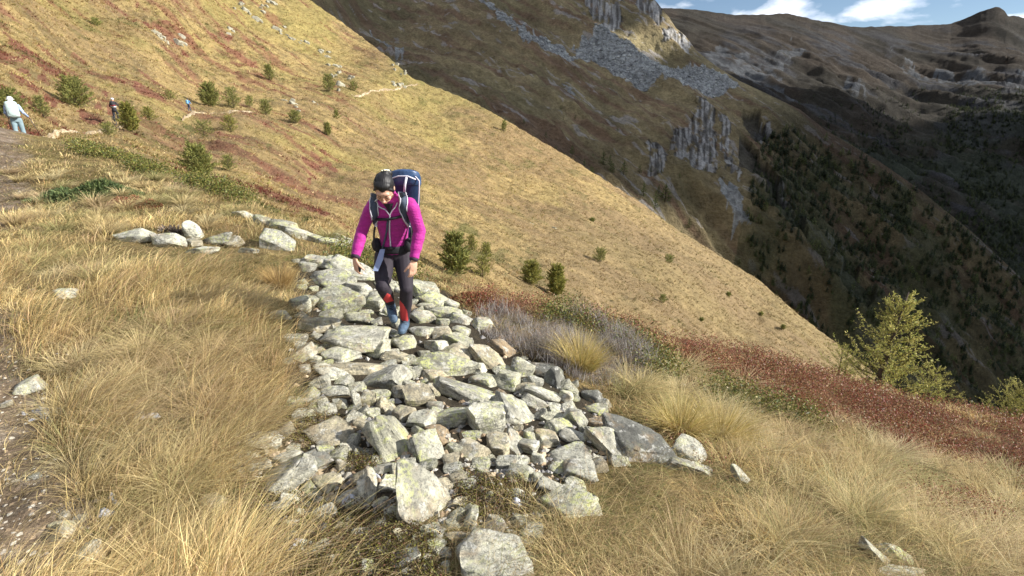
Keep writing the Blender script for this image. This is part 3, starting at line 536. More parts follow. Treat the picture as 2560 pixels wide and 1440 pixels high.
# labels for the stones that have none of their own: where they lie next to a stone one can find
LM_T = [(985,1100,'the boulder thickly crusted with yellow lichen'),(1050,1250,'the biggest pale boulder'),(1213,1048,'the tall pale upright block'),(1598,1105,'the large dark streaked boulder'),(1012,858,'the wedge stone before the standing boot'),(957,945,'the large lens-shaped stone'),
        (890,850,'the broad flat slab by the boot'),(1043,992,'the heart-shaped tan stone'),(843,755,'the broad boulder by the bent knee'),(820,1085,'the flat tan slab'),(1388,950,'the dark wedge stone'),(1060,730,'the boulder behind the standing leg'),(1165,980,'the wide grey slab'),(690,600,'the boulder right of the cairn'),(891,1002,'the small pale pillar'),(1110,915,'the long lichened slab'),(690,1200,'the long boulder with the rusty patch')]
used = set()
for px, py, w, h, tone, o, lab in stone_objs:
    if lab: used.add(o['label']); continue
    for lx, ly, nm in sorted(LM_T, key=lambda q: (q[0]-px)**2+(q[1]-py)**2):
        dx, dy = px-lx, py-ly
        d = ('right of' if dx > 0 else 'left of') if abs(dx) > 1.4*abs(dy) else ('behind' if dy < 0 else 'in front of') if abs(dy) > 1.4*abs(dx) else ('behind and ' if dy < 0 else 'before and ')+('right of' if dx > 0 else 'left of')
        shape = 'slab' if w > 1.8*h else 'block' if h > w else 'stone'; size = 'small' if w*h < 2000 else 'mid-sized' if w*h < 4500 else 'large'
        c = f"{size} {NAMES[tone]} {shape} {d} {nm}"
        if c not in used and len(c.split()) <= 16: break
    used.add(c); o['label'] = c
# gravel between
def gravel(n):
    px = rng.uniform(580, 1620, n); py = rng.uniform(640, 1400, n); k = inpoly(px, py, RUB)
    for m in MOSS: k |= inpoly(px, py, m)
    k |= inpoly(px, py, [(540, 1080), (700, 1080), (800, 1300), (640, 1260)]); k &= (rng.random(n) < ss(950, 1150, py)+.15); px, py = px[k], py[k]; t = hitN(px, py); k = ~np.isnan(t); px, py, t = px[k], py[k], t[k]; P = at(px, py, t)
    base = np.array([(1, 0, 0), (-1, 0, 0), (0, 1, 0), (0, -1, 0), (0, 0, 1), (0, 0, -.6)]); f = np.array([(0, 2, 4), (2, 1, 4), (1, 3, 4), (3, 0, 4), (2, 0, 5), (1, 2, 5), (3, 1, 5), (0, 3, 5)])
    n = len(P); s = rng.uniform(.006, .022, n)*(1+t/6); a = rng.uniform(0, 6.28, n); B = base[None]*rng.uniform(.6, 1.3, (n, 6, 1)); ca, sa = np.cos(a)[:, None], np.sin(a)[:, None]
    B = np.stack([B[..., 0]*ca-B[..., 1]*sa, B[..., 0]*sa+B[..., 1]*ca, B[..., 2]*.7], -1)*s[:, None, None]+P[:, None, :]
    c = np.array([(.36, .34, .30), (.34, .32, .27), (.30, .22, .14), (.22, .21, .2), (.42, .33, .22)])[rng.integers(0, 5, n)]
    put('gravel', mesh_np('gravel', B, (f[None]+6*np.arange(n)[:, None, None]).reshape(-1, 3), np.repeat(c, 6, 0), smooth=False), M_path, kind='stuff', label='loose gravel between the stones')
gravel(5200)
def trail_bits(n):
    px = rng.uniform(-500, 420, n); py = rng.uniform(380, 1600, n); t = hitN(px, py); k = ~np.isnan(t); P = at(px[k], py[k], t[k]); x, y = P[:, 0], P[:, 1]
    k2 = (pathdist(x, y)+.25*fbm(x*1.5, y*1.5, 3, 31) < .75) | inpoly(px[k], py[k], DIRT); P = P[k2]; t = t[k][k2]; n = len(P)
    base = np.array([(1, 0, 0), (-1, 0, 0), (0, 1, 0), (0, -1, 0), (0, 0, .5), (0, 0, -.6)]); f = np.array([(0, 2, 4), (2, 1, 4), (1, 3, 4), (3, 0, 4), (2, 0, 5), (1, 2, 5), (3, 1, 5), (0, 3, 5)])
    B = base[None]*rng.uniform(.5, 1.4, (n, 6, 3))*(rng.uniform(.002, .013, n)*(.8+t/6))[:, None, None]+P[:, None]; c = np.array([(.36, .32, .26), (.46, .42, .34), (.24, .18, .12), (.16, .12, .08), (.30, .22, .14)])[rng.integers(0, 5, n)]
    put('trail_gravel', mesh_np('trail_gravel', B, (f[None]+6*np.arange(n)[:, None, None]).reshape(-1, 3), np.repeat(c, 6, 0), smooth=False), M_path, kind='stuff', label='small stones trodden into the bare trail')
trail_bits(5000)

# ---------------------------------------------------------------- blades and leaves
def blades(P, L_, w, wind, bend, lean, cols, nseg=3, tipcol=1.12, rootcol=.75, up=None):
    """P roots (n,3), per-blade arrays"""
    n = len(P); a = rng.uniform(0, 2*math.pi, n); side = np.stack([np.cos(a), np.sin(a), 0*a], -1)
    out = []; cc = []; up = np.array([0, 0, 1.0]) if up is None else up
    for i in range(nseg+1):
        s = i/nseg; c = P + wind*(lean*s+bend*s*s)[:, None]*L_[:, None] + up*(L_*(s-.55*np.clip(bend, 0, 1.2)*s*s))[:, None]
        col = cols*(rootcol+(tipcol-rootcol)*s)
        if i < nseg:
            ww = (w*(1-.75*s))[:, None]*side*.5; out += [c-ww, c+ww]; cc += [col, col]
        else: out.append(c); cc.append(col)
    k = 2*nseg+1; V = np.stack(out, 1); C = np.stack(cc, 1); f = []
    for i in range(nseg-1): b = 2*i; f += [(b, b+1, b+3), (b, b+3, b+2)]
    b = 2*(nseg-1); f.append((b, b+1, b+2)); f = np.array(f)
    return V.reshape(-1, 3), (f[None]+k*np.arange(n)[:, None, None]).reshape(-1, 3), C.reshape(-1, 3)
def join(parts):
    V = []; F = []; C = []; o = 0
    for v, f, c in parts: V.append(v); F.append(f+o); C.append(c); o += len(v)
    return np.concatenate(V), np.concatenate(F), np.concatenate(C)
PAL = np.array([(.62, .47, .21), (.76, .61, .30), (.42, .28, .12), (.26, .23, .09), (.16, .18, .06), (.50, .35, .20), (.27, .18, .10)])
def unit2(a): return np.stack([np.cos(a), np.sin(a), 0*a], -1)
SNOWS = [(100,1040,130,34),(370,1040,60,40),(480,1030,50,26),(235,960,40,34),(1300,1270,90,56),(1486,985,44,26),(740,1375,60,64),(1712,966,36,22),(270,1270,60,60),(870,1255,60,36),(40,1150,70,22),(160,880,50,22),(930,1195,50,20)]
def grassN(ntuft):
    px = rng.uniform(-160, 2720, ntuft); py = rng.uniform(330, 1620, ntuft)
    t = hitN(px, py); k = ~np.isnan(t); px, py, t = px[k], py[k], t[k]
    k = rng.random(len(t)) < np.clip((t/7.0)**1.25, .10, 1); px, py, t = px[k], py[k], t[k]
    P = at(px, py, t); x, y = P[:, 0], P[:, 1]; wx, wy = wob(px, py, 18, 60, 5); f = lambda q: inpoly(wx, wy, q)
    red = f(RED) | f(RED2); grn = f(GRN) | f(GRN2) | f(GRNL) | f(GRNL2) | f(GRNW); rub = inpoly(px, py, RUB); moss = np.zeros(len(px), bool)
    for m in MOSS: moss |= f(m)
    pd = pathdist(x, y)+.25*fbm(x*1.5, y*1.5, 3, 31); dirt = (pd < .25+.8*ss(7, 14, np.hypot(x, y))) | f(DIRT); heath = f(HEATH)
    cl = fbm(x*1.6, y*1.6, 3, 401)
    keep = np.ones(len(px)); keep[red] = .75; keep[grn] = .10; keep[rub] = 0.0; keep[moss | f(BARE)] = .07; keep[dirt] = .16; keep[heath] = .12
    for b in stone_objs:
        if b[5].get('group') in ('stones lying in the grass', 'stones of the low cairn in the grass') or b[1] > 1340 or (b[0] > 1580 and b[3] > 24):
            keep[((px-b[0])/(b[2]*.6+6))**2+((py-b[1]-b[3]*.7)/(b[3]*1.0+12))**2 < 1] = .0
    for a_, b_, c_, d_ in SNOWS: keep[((px-a_)/(c_*.6))**2+((py-b_-d_*.5)/(d_*1.1))**2 < 1] = .25
    keep *= np.where(cl < -.08, .28, 1.0)
    k = rng.random(len(px)) < keep; px, py, t, P, x, y, cl, red, dirt = [q[k] for q in (px, py, t, P, x, y, cl, red, dirt)]
    left = ss(900, 700, px)*ss(560, 700, py); n = len(px)
    Lt = (.12+.085*left+.11*fbm(x*2.2, y*2.2, 2, 404)+.05*fbm(x*.9, y*.9, 2, 405))*rng.uniform(.75, 1.25, n); Lt = np.where(py < 560, Lt*.95, Lt); Lt[red] *= .8; Lt[dirt] *= .35
    wa = np.where(px < 900, .55+.5*fbm(x*.8, y*.8, 2, 410), 1.9+1.6*fbm(x*.9, y*.9, 2, 411)); 
    strength = .35+.45*left
    pal = np.clip((2.0+2.2*fbm(x*.7, y*.7, 3, 415)+rng.normal(0, 1.4, n)), 0, 6).astype(int)
    ci = np.array([1, 0, 0, 2, 3, 4, 5])[pal]; ci = np.where(rng.random(n) < .12, 5, ci)
    nb = np.where(t < 9, 19, 14); idx = np.repeat(np.arange(n), nb); m = len(idx)
    near = np.clip(t[idx]/2.9, .9, 8); sp = .045+.012*near
    off = rng.normal(0, 1, (m, 2))*sp[:, None]; R = P[idx].copy(); R[:, :2] += off; R[:, 2] = hN(R[:, 0], R[:, 1])-.01
    ang = wa[idx]+rng.normal(0, .75, m); out = np.arctan2(off[:, 1], off[:, 0])
    wv = unit2(ang)*strength[idx][:, None]+unit2(out)*(.55); wv += unit2(rng.uniform(0, 6.28, m))*.15
    Lb = Lt[idx]*rng.uniform(.55, 1.2, m); w = .0022*near*rng.uniform(.7, 1.4, m)+.0006
    bend = rng.uniform(.35, 1.15, m); lean = rng.uniform(.1, .5, m)
    cols = PAL[ci[idx]]*(.55+.75*rng.random((m, 1))**.8+.35*(rng.random((m, 1)) < .12))*(1+.35*fbm(P[idx, 0]*2.6, P[idx, 1]*2.6, 2, 430))[:, None]*rng.uniform(.94, 1.06, (m, 3)); j = rng.random(m) < .12; cols[j] = PAL[rng.integers(0, 7, j.sum())]
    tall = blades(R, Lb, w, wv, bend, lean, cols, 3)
    # flattened dead thatch and short blades beneath
    q = rng.uniform(-160, 2720, 60000); r = rng.uniform(350, 1620, 60000); tt = hitN(q, r); k = ~np.isnan(tt); q, r, tt = q[k], r[k], tt[k]; k = (~inpoly(q, r, RUB)) & (rng.random(len(q)) < np.clip((tt/6), .35, 1)); q, r, tt = q[k], r[k], tt[k]
    wq, wr = wob(q, r, 18, 60, 5); Q = at(q, r, tt); k = ~inpoly(wq, wr, DIRT) & (pathdist(Q[:, 0], Q[:, 1]) > .2) ; Q, tt, wq, wr = Q[k], tt[k], wq[k], wr[k]; ms = np.zeros(len(Q), bool)
    for m_ in MOSS: ms |= inpoly(wq, wr, m_)
    k = ~ms | (rng.random(len(Q)) < .12); Q, tt, wq, wr = Q[k], tt[k], wq[k], wr[k]; redq = inpoly(wq, wr, RED); i2 = np.repeat(np.arange(len(Q)), 4); m2 = len(i2)
    Q2 = Q[i2].copy(); Q2[:, :2] += rng.normal(0, .035, (m2, 2))*(1+tt[i2]/5)[:, None]; Q2[:, 2] = hN(Q2[:, 0], Q2[:, 1])
    pl = np.array([(.46, .35, .17), (.28, .2, .09), (.56, .45, .22), (.15, .12, .05), (.16, .18, .06), (.33, .22, .12)])[rng.integers(0, 6, m2)]; rq = redq[i2] & (rng.random(m2) < .6); pl[rq] = np.array([(.24, .07, .045), (.30, .12, .07), (.14, .05, .03)])[rng.integers(0, 3, rq.sum())]
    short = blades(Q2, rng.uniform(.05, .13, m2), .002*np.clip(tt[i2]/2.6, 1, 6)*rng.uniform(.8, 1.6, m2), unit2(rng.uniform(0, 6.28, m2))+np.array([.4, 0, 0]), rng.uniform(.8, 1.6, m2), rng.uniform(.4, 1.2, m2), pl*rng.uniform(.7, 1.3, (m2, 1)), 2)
    # distinct drooping tussocks with bleached tips
    q = rng.uniform(-60, 2640, 2600); r = rng.uniform(430, 1500, 2600); tt = hitN(q, r); k = ~np.isnan(tt); q, r, tt = q[k], r[k], tt[k]; wq, wr = wob(q, r, 18, 60, 5); Q = at(q, r, tt)
    bad = inpoly(q, r, RUB) | inpoly(wq, wr, DIRT) | inpoly(wq, wr, RED) | inpoly(wq, wr, HEATH) | inpoly(wq, wr, BARE) | (pathdist(Q[:, 0], Q[:, 1]) < .5)
    for m_ in MOSS+[GRN, GRN2, GRNL, GRNL2, GRNW]: bad |= inpoly(wq, wr, m_)
    for b in stone_objs:
        if b[3] > 24: bad |= ((q-b[0])/(b[2]*.6+30))**2+((r-b[1]-b[3]*.8-30)/(b[3]*.9+60))**2 < 1
    k = ~bad & (rng.random(len(q)) < np.clip((tt/7)**1.6, .045, .6)); Q, tt = Q[k], tt[k]; nq = len(Q); nbq = 170; i2 = np.repeat(np.arange(nq), nbq); m2 = len(i2); print('tussocks', nq)
    a2 = rng.uniform(0, 6.28, m2); rad = .07*np.sqrt(rng.random(m2))*rng.uniform(.7, 1.5, nq)[i2]; Q2 = Q[i2].copy(); Q2[:, 0] += np.cos(a2)*rad; Q2[:, 1] += np.sin(a2)*rad; Q2[:, 2] = hN(Q2[:, 0], Q2[:, 1])
    base = np.array([(.66, .55, .30), (.74, .60, .30), (.56, .42, .2), (.60, .44, .25), (.42, .38, .16)])[rng.integers(0, 5, nq)]
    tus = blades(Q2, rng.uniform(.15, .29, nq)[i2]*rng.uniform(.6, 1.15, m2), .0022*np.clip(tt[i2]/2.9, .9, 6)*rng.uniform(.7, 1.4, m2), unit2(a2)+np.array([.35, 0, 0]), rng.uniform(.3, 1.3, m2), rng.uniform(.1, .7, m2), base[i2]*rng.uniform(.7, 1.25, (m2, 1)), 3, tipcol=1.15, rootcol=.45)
    return join([tall, short, tus])
V, F, C = grassN(52000)
print('grass tris', len(F))
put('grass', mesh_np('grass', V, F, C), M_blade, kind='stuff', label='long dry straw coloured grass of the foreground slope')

def leaves(P, h, size, pal, nper, spread, flat=.0):
    """small pointed leaves around plant points"""
    idx = np.repeat(np.arange(len(P)), nper); m = len(idx); c = P[idx].copy(); c[:, :2] += rng.normal(0, 1, (m, 2))*spread[idx][:, None]; c[:, 2] += rng.random(m)**.7*h[idx]
    u = rng.normal(size=(m, 3)); u[:, 2] = np.abs(u[:, 2])*.8+.2; u /= np.linalg.norm(u, axis=1, keepdims=True); v = np.cross(u, rng.normal(size=(m, 3))); v /= np.linalg.norm(v, axis=1, keepdims=True)
    s = (size[idx]*rng.uniform(.6, 1.4, m))[:, None]; V = np.stack([c-u*s, c+v*s*.5, c+u*s, c-v*s*.5], 1)
    f = np.array([(0, 1, 2), (0, 2, 3)]); col = np.asarray(pal)[rng.integers(0, len(pal), m)]*rng.uniform(.7, 1.25, (m, 1))
    return V.reshape(-1, 3), (f[None]+4*np.arange(m)[:, None, None]).reshape(-1, 3), np.repeat(col, 4, 0)
def inN(polys, n, box, wamp=18):
    px = rng.uniform(box[0], box[2], n); py = rng.uniform(box[1], box[3], n); wx, wy = wob(px, py, wamp, 60, 5); k = np.zeros(n, bool)
    for q in polys: k |= inpoly(wx, wy, q)
    px, py = px[k], py[k]; t = hitN(px, py); k = ~np.isnan(t); P = at(px[k], py[k], t[k]); return P, t[k], px[k], py[k]
P, t, px, py = inN([RED, RED2], 44000, (1100, 660, 2720, 1360))
k = rng.random(len(t)) < np.clip((t/9)**1.3, .15, 1)*ss(-.8, .0, fbm(P[:, 0]*1.4, P[:, 1]*1.4, 3, 433)); P, t = P[k], t[k]
REDP = [(.27, .085, .045), (.22, .085, .045), (.34, .17, .08), (.16, .06, .035), (.34, .19, .10), (.20, .16, .05), (.10, .06, .025), (.26, .06, .045)]
put('bilberry_shrubs', mesh_np('bilberry_shrubs', *leaves(P, .10+.08*rng.random(len(P)), .0035+.0011*t, REDP, 22, .05+.004*t), smooth=False), M_leaf, kind='stuff', label='low red bilberry ground cover along the crest of the slope')
P, t, px, py = inN([MIXR, [(900, 640), (1150, 700), (1200, 780), (1100, 740)], [(1150, 700), (1230, 700), (1290, 800), (1180, 790)]], 7000, (900, 600, 2600, 1460), 40)
k = rng.random(len(t)) < .95*ss(-.25, .35, fbm(P[:, 0]*1.3, P[:, 1]*1.3, 3, 437)); P, t = P[k], t[k]
put('red_ground_cover', mesh_np('red_ground_cover', *leaves(P, .07+.07*rng.random(len(P)), .004+.001*t, REDP, 20, .05+.004*t), smooth=False), M_leaf, kind='stuff', label='scattered red leaved plants among the dry grass')
P, t, px, py = inN([GRN, GRN2, GRNL, GRNL2, GRNW], 42000, (150, 340, 2100, 1100))
k = rng.random(len(t)) < np.clip((t/9)**1.1, .3, 1); P, t = P[k], t[k]
GP = [(.13, .15, .03), (.20, .20, .04), (.09, .11, .025), (.26, .22, .06), (.06, .075, .02), (.17, .12, .04)]
put('alpenrose_shrubs', mesh_np('alpenrose_shrubs', *leaves(P, .14+.14*rng.random(len(P)), .006+.0013*t, GP, 22, .05+.006*t), smooth=False), M_leaf, kind='stuff', label='low olive green shrubs forming dark strips on the slope')
P, t, px, py = inN([GRNL, GRNL2], 16000, (120, 350, 660, 530), 8)
put('alpenrose_strip', mesh_np('alpenrose_strip', *leaves(P, .16+.14*rng.random(len(P)), .006+.0012*t, GP, 14, .05+.006*t), smooth=False), M_leaf, kind='stuff', label='dark green low shrubs in a curved strip along the knoll at left')
P, t, px, py = inN(MOSS, 24000, (560, 1000, 1420, 1620))
MP = [(.10, .075, .03), (.06, .045, .02), (.17, .15, .03), (.12, .09, .04), (.045, .035, .02), (.22, .21, .04), (.15, .07, .04)]
put('moss', mesh_np('moss', *leaves(P, .015+.03*rng.random(len(P)), .0045+0*t, MP, 14, .016+0*t), smooth=False), M_leaf, kind='stuff', label='dark brown and green moss between the stones')
# dry grey heather: upright forking twigs
P, t, px, py = inN([HEATH], 4200, (1150, 760, 1680, 990), 10); idx = np.repeat(np.arange(len(P)), 10); m = len(idx)
R = P[idx].copy(); R[:, :2] += rng.normal(0, .05, (m, 2)); R[:, 2] = hN(R[:, 0], R[:, 1]); hp = np.array([(.33, .30, .28), (.42, .39, .36), (.20, .17, .15), (.50, .47, .43), (.28, .20, .15)])
hn = ss(-.6, .5, fbm(R[:, 0]*2.2, R[:, 1]*2.2, 3, 88)); R[:, 2] += rng.uniform(0, .13, m)*hn
V, F, C = blades(R, rng.uniform(.07, .22, m)*(.45+.75*hn), .0035+.0012*rng.random(m), unit2(rng.uniform(0, 6.28, m)), rng.uniform(0, .35, m), rng.uniform(0, .55, m), hp[rng.integers(0, 5, m)]*rng.uniform(.8, 1.2, (m, 1)), 2)
put('dry_heather', mesh_np('dry_heather', V, F, C), M_blade, kind='stuff', label='leafless grey heather twigs beside the rubble')
# the big straw tussock in front of it
def tussock(px, py, rad, hgt, nb, label, pal, droop=.5):
    t = float(hitN([px], [py])[0]); P0 = at(px, py, t); n = nb; a = rng.uniform(0, 6.28, n); r = rad*.35*np.sqrt(rng.random(n)); R = np.tile(P0, (n, 1)); R[:, 0] += np.cos(a)*r; R[:, 1] += np.sin(a)*r; R[:, 2] = hN(R[:, 0], R[:, 1])
    V, F, C = blades(R, hgt*rng.uniform(.5, 1.1, n), .003+.002*rng.random(n), unit2(a), rng.uniform(.1, droop*1.5, n), rng.uniform(.05, .6, n)*droop*2*(.3+r/(rad*.35)*.7), np.array(pal)[rng.integers(0, len(pal), n)]*rng.uniform(.8, 1.2, (n, 1)))
    V = V-P0; o = thing('grass_tussock', label, 'grass tussock', P0, me=mesh_np('grass_tussock', V, F, C), mat=M_blade, group='single grass tussocks'); return o
ST = [(.55, .42, .17), (.48, .36, .12), (.34, .30, .09), (.62, .50, .24)]
tussock(1450, 925, .34, .42, 1500, 'tall straw yellow tussock standing in the grey heather', ST, .45)
tussock(700, 720, .25, .30, 700, 'upright straw tussock at the left edge of the rubble', [(.45, .30, .12), (.52, .38, .16), (.3, .2, .09)], .4)
tussock(1700, 1085, .3, .34, 900, 'arching straw tussock behind the angular pale block', ST, .6)
tussock(1800, 1100, .34, .36, 900, 'wide arching tussock on the slope right of the rubble', ST, .7)
#tussock(620, 1010, .40, .42, 1500, 'large windswept tussock left of the rubble', [(.50, .36, .14), (.42, .27, .1), (.36, .31, .1)], .8)
# snow and frost remains
M_snow = simple('snow', (.40, .41, .44), .8, bump=1.0, bscale=30, var=.12, vscale=12)
for i, (px, py, w, h) in enumerate(SNOWS):
    t = float(hitN([px], [py])[0]); c = at(px, py, t); sx = w/FP*t/2; sy = h/FP*t/2/math.sin(math.radians(20)+math.atan((py-720)/FP)); nr, na = 12, 90
    rad = np.linspace(0, 1, nr)[:, None]; an = np.linspace(0, 2*math.pi, na)[None, :]; k = .9+.3*noise2(np.cos(an)*1.3+i*9, np.sin(an)*1.3, 7)+.12*noise2(np.cos(an)*5+i, np.sin(an)*5, 8)
    X = c[0]+np.cos(an)*rad*sx*k; Y = c[1]+np.sin(an)*rad*sy*k; Z = hN(X, Y)+.012*(1-rad**3)-.006*(rad > .99)+.035*fbm(X*16, Y*26, 3, 5)-.004-.018*rad**2
    V = np.stack([X, Y, Z+0*X], -1); o = put('snow_patch', mesh_np('snow_patch', V-c, grid_faces(nr, na)), M_snow); o.location = c
    o['label'] = ['long streaky snow remnant on the trail verge at left', 'small snow remnant in a hollow between left tussocks', 'snow sliver right of the hollow between the tussocks', 'thin snow streak above the trail verge', 'snow patch in the moss at the foot of the rubble', 'frosty patch on the dark stone near the tussock', 'snow patch in the moss at the bottom of the frame', 'small snow spot below the grey heather, on the grass slope', 'bluish snow remnant in the grass at lower left', 'snow by the narrow pale boulder', 'faint snow at the left edge of the photo', 'small frosty spot in the grass at left', 'snow sliver before the lichened boulder'][i]
    o['category'] = 'snow patch'; o['group'] = 'melting snow patches'

# ---------------------------------------------------------------- tussock cover of the sunlit hillside
def scatterM(n):
    px = rng.uniform(-250, 2200, n); py = rng.uniform(-60, 1000, n); py = py
    k = (py > LM.skyy(px)+1) & (py < np.interp(px, LM.bot[:, 0], LM.bot[:, 1])-5); px, py = px[k], py[k]
    P = LM.pos(px, py); t = LM.t(px, py); red, gr, st = maskM(P, px, py); x, y = P[:, 0], P[:, 1]
    dens = .55+.45*ss(-.5, .4, fbm(x/1.4, y/1.4, 3, 500)); k = rng.random(len(px)) < dens
    px, py, P, t, red, gr = px[k], py[k], P[k], t[k], red[k], gr[k]; n = len(px); nb = 5; idx = np.repeat(np.arange(n), nb); m = len(idx)
    sz = np.clip(.13+.0042*t, .18, .75)*rng.uniform(.6, 1.3, n)
    pal = np.array([(.48, .37, .17), (.58, .46, .23), (.36, .25, .10), (.27, .21, .07), (.40, .27, .14), (.33, .30, .09)])
    c = pal[rng.choice(6, n, p=[.28, .22, .18, .1, .12, .10])]; 
    rk = rng.random(n) < red*.85; c[rk] = np.array([(.20, .06, .045), (.27, .10, .06), (.15, .05, .03)])[rng.integers(0, 3, rk.sum())]
    gk = rng.random(n) < gr*.8; c[gk] = np.array([(.10, .12, .03), (.15, .16, .04), (.07, .08, .02)])[rng.integers(0, 3, gk.sum())]
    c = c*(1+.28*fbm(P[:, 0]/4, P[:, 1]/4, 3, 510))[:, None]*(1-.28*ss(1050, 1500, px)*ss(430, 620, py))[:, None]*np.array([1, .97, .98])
    R = P[idx].copy(); R += rng.normal(0, 1, (m, 3))*np.array([1, 1, 0])*(sz[idx]*.3)[:, None]; R[:, 2] -= .12*sz[idx]
    return blades(R, sz[idx]*rng.uniform(.6, 1.1, m)*.8, sz[idx]*.22, unit2(rng.uniform(0, 6.28, m))+np.array([.6, -.2, 0]), rng.uniform(.1, .8, m), rng.uniform(.1, .6, m), c[idx]*rng.uniform(.8, 1.2, (m, 1)), 1, rootcol=.8)
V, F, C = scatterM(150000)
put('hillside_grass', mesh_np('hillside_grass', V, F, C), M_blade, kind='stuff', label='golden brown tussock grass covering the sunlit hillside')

# pale rock outcrops on the hillside
OM = []
for k in range(6):
    V, F = rock_mesh(700+k, 3, 12, .1); me = mesh_np('outcrop', V, F); me.materials.append(M_rock); OM.append(me)
OUT = [(380,70,14,10),(387,78,22,16),(405,88,30,20),(440,100,36,20),(458,106,20,14),(600,10,18,20),(612,30,20,18),(640,50,24,16),(655,18,20,14),(690,70,22,16),(700,82,18,12),(730,95,20,10),(575,78,22,12),(680,10,22,14),(765,98,16,12),(800,120,22,16),(820,138,20,20),(838,165,20,24),(848,185,14,16),(830,190,14,20),(850,222,22,30),(880,200,18,20),(985,212,26,20),(1000,212,18,14),(735,268,30,14),(745,276,20,12),(785,262,12,8),(990,160,14,18),(1010,185,12,20),(1330,560,12,6),(1388,568,10,5),(270,290,12,8),(145,262,12,8),(200,330,14,8)]
OUT = [(px+random.uniform(-.6, .6)*w*j, py+random.uniform(-.5, .5)*h*j, w*random.uniform(.35, .9 if j == 0 else .6), h*random.uniform(.4, .8 if j == 0 else .6)) for px, py, w, h in OUT for j in range(3)]
for i, (px, py, w, h) in enumerate(OUT):
    P = LM.pos(px, py); t = float(LM.t(px, py)); o = thing('rock_outcrop', 'pale rock outcrop breaking through the grass of the sunlit hillside', 'rock outcrop', P, random.uniform(-.6, .6), 'pale outcrops on the sunlit hillside', OM[i % 6], None)
    o.scale = (w/FP*t*.6, w/FP*t*.45, h/FP*t*.75); o.rotation_euler = (random.uniform(-.3, .3), random.uniform(.3, .7), random.uniform(-.5, .5)); o.location.z -= h/FP*t*.25; o.color = (.95, .92, .82, .2)

# ---------------------------------------------------------------- conifers
def tube(pts, rad, ns=8, cap=True):
    P = np.array(pts, float); n = len(P); r = np.broadcast_to(np.array(rad, float), (n,)); T = np.gradient(P, axis=0); T /= np.linalg.norm(T, axis=1, keepdims=True)+1e-9
    ref = np.array([0, 0, 1.0]) if abs(T[:, 2]).mean() < .8 else np.array([0, 1.0, 0]); a = np.linspace(0, 2*math.pi, ns, endpoint=False); V = []
    for i in range(n):
        u = np.cross(ref, T[i]); u /= np.linalg.norm(u)+1e-9; v = np.cross(T[i], u); V.append(P[i]+r[i]*(np.cos(a)[:, None]*u+np.sin(a)[:, None]*v))
    V = np.concatenate(V); F = []
    for i in range(n-1):
        for j in range(ns): p, q = i*ns+j, i*ns+(j+1) % ns; F += [(p, q, q+ns), (p, q+ns, p+ns)]
    if cap:
        V = np.concatenate([V, P[:1], P[-1:]]); c0, c1 = len(V)-2, len(V)-1
        for j in range(ns): F.append((c0, (j+1) % ns, j)); F.append((c1, (n-1)*ns+j, (n-1)*ns+(j+1) % ns))
    return V, np.array(F)
def cat(parts):
    V = []; F = []; o = 0
    for v, f in parts: V.append(v); F.append(np.asarray(f)+o); o += len(v)
    return np.concatenate(V), np.concatenate(F)
def conifer_parts(h, w, pal, nbr, nlf, lf, up=.15, bare=.04, tip=.9, jag=.35, pw=.75):
    """branch skeleton and needle sprays of a tree h high and w wide, base at the origin"""
    V0 = []; tr = [tube([(0, 0, -.1*h), (0, 0, h*.5), (.01*h, 0, h)], [.022*h, .014*h, .004*h], 6)]; pos = []; dirs = []
    for i in range(nbr):
        f = bare+(tip-bare)*(i+random.random())/nbr; L_ = w*.5*max(.10, (1-f)**pw*(1-.5*max(0, .15-f)/.15))*random.uniform(1-jag, 1+jag*.6); a = i*2.4+random.uniform(-.5, .5)
        e = up+random.uniform(-.12, .2)+.5*f; d = np.array([math.cos(a)*math.cos(e), math.sin(a)*math.cos(e), math.sin(e)]); b = np.array([0, 0, f*h]); L_ = max(L_, .03*h)
        c = b+d*L_*.5+np.array([0, 0, -.04*L_]); tpt = b+d*L_+np.array([0, 0, .10*L_])
        tr.append(tube([b, c, tpt], [.006*h, .004*h, .0015*h], 4, False))
        k = max(3, int(nlf*L_/(w*.5))); s = np.sqrt(rng.random(k))*1.02; q = b[None]+(tpt-b)[None]*s[:, None]+rng.normal(0, 1, (k, 3))*np.array([1, 1, .7])*(L_*.16*(1.15-s))[:, None]+0
        pos.append(q); dd = d[None]*.9+rng.normal(0, .55, (k, 3)); dd[:, 2] += .25; dirs.append(dd)
    pos = np.concatenate(pos+[np.array([[0, 0, h*x] for x in np.linspace(.8, 1.0, 10)])]); dirs = np.concatenate(dirs+[rng.normal(0, .5, (10, 3))+np.array([0, 0, 1.2])]); dirs /= np.linalg.norm(dirs, axis=1, keepdims=True); m = len(pos)
    v = np.cross(dirs, rng.normal(size=(m, 3))); v /= np.linalg.norm(v, axis=1, keepdims=True); s = (lf*rng.uniform(.6, 1.4, m))[:, None]
    V = np.stack([pos-dirs*s*.3-v*s*.14, pos-dirs*s*.3+v*s*.14, pos+dirs*s+v*s*.05, pos+dirs*s-v*s*.05], 1).reshape(-1, 3); F = np.array([(0, 1, 2), (0, 2, 3)])[None]+4*np.arange(m)[:, None, None]
    blob = rng.normal(0, 1, 3); tone = 1+.25*noise(*(pos/h*5+blob).T, seed=3)
    C = np.repeat(np.asarray(pal)[rng.integers(0, len(pal), m)]*(tone*rng.uniform(.75, 1.25, m))[:, None], 4, 0)
    return cat(tr), (V, F.reshape(-1, 3), C)
def make_conifer(name, label, P, h, w, pal, nbr, nlf, lf, group, rz=0, **kw):
    tr, cr = conifer_parts(h, w, pal, nbr, nlf, lf, **kw); o = thing(name, label, 'tree', P, rz, group)
    put('trunk', mesh_np('trunk', tr[0], tr[1]), M_bark, o); put('crown', mesh_np('crown', *cr), M_needle, o); return o
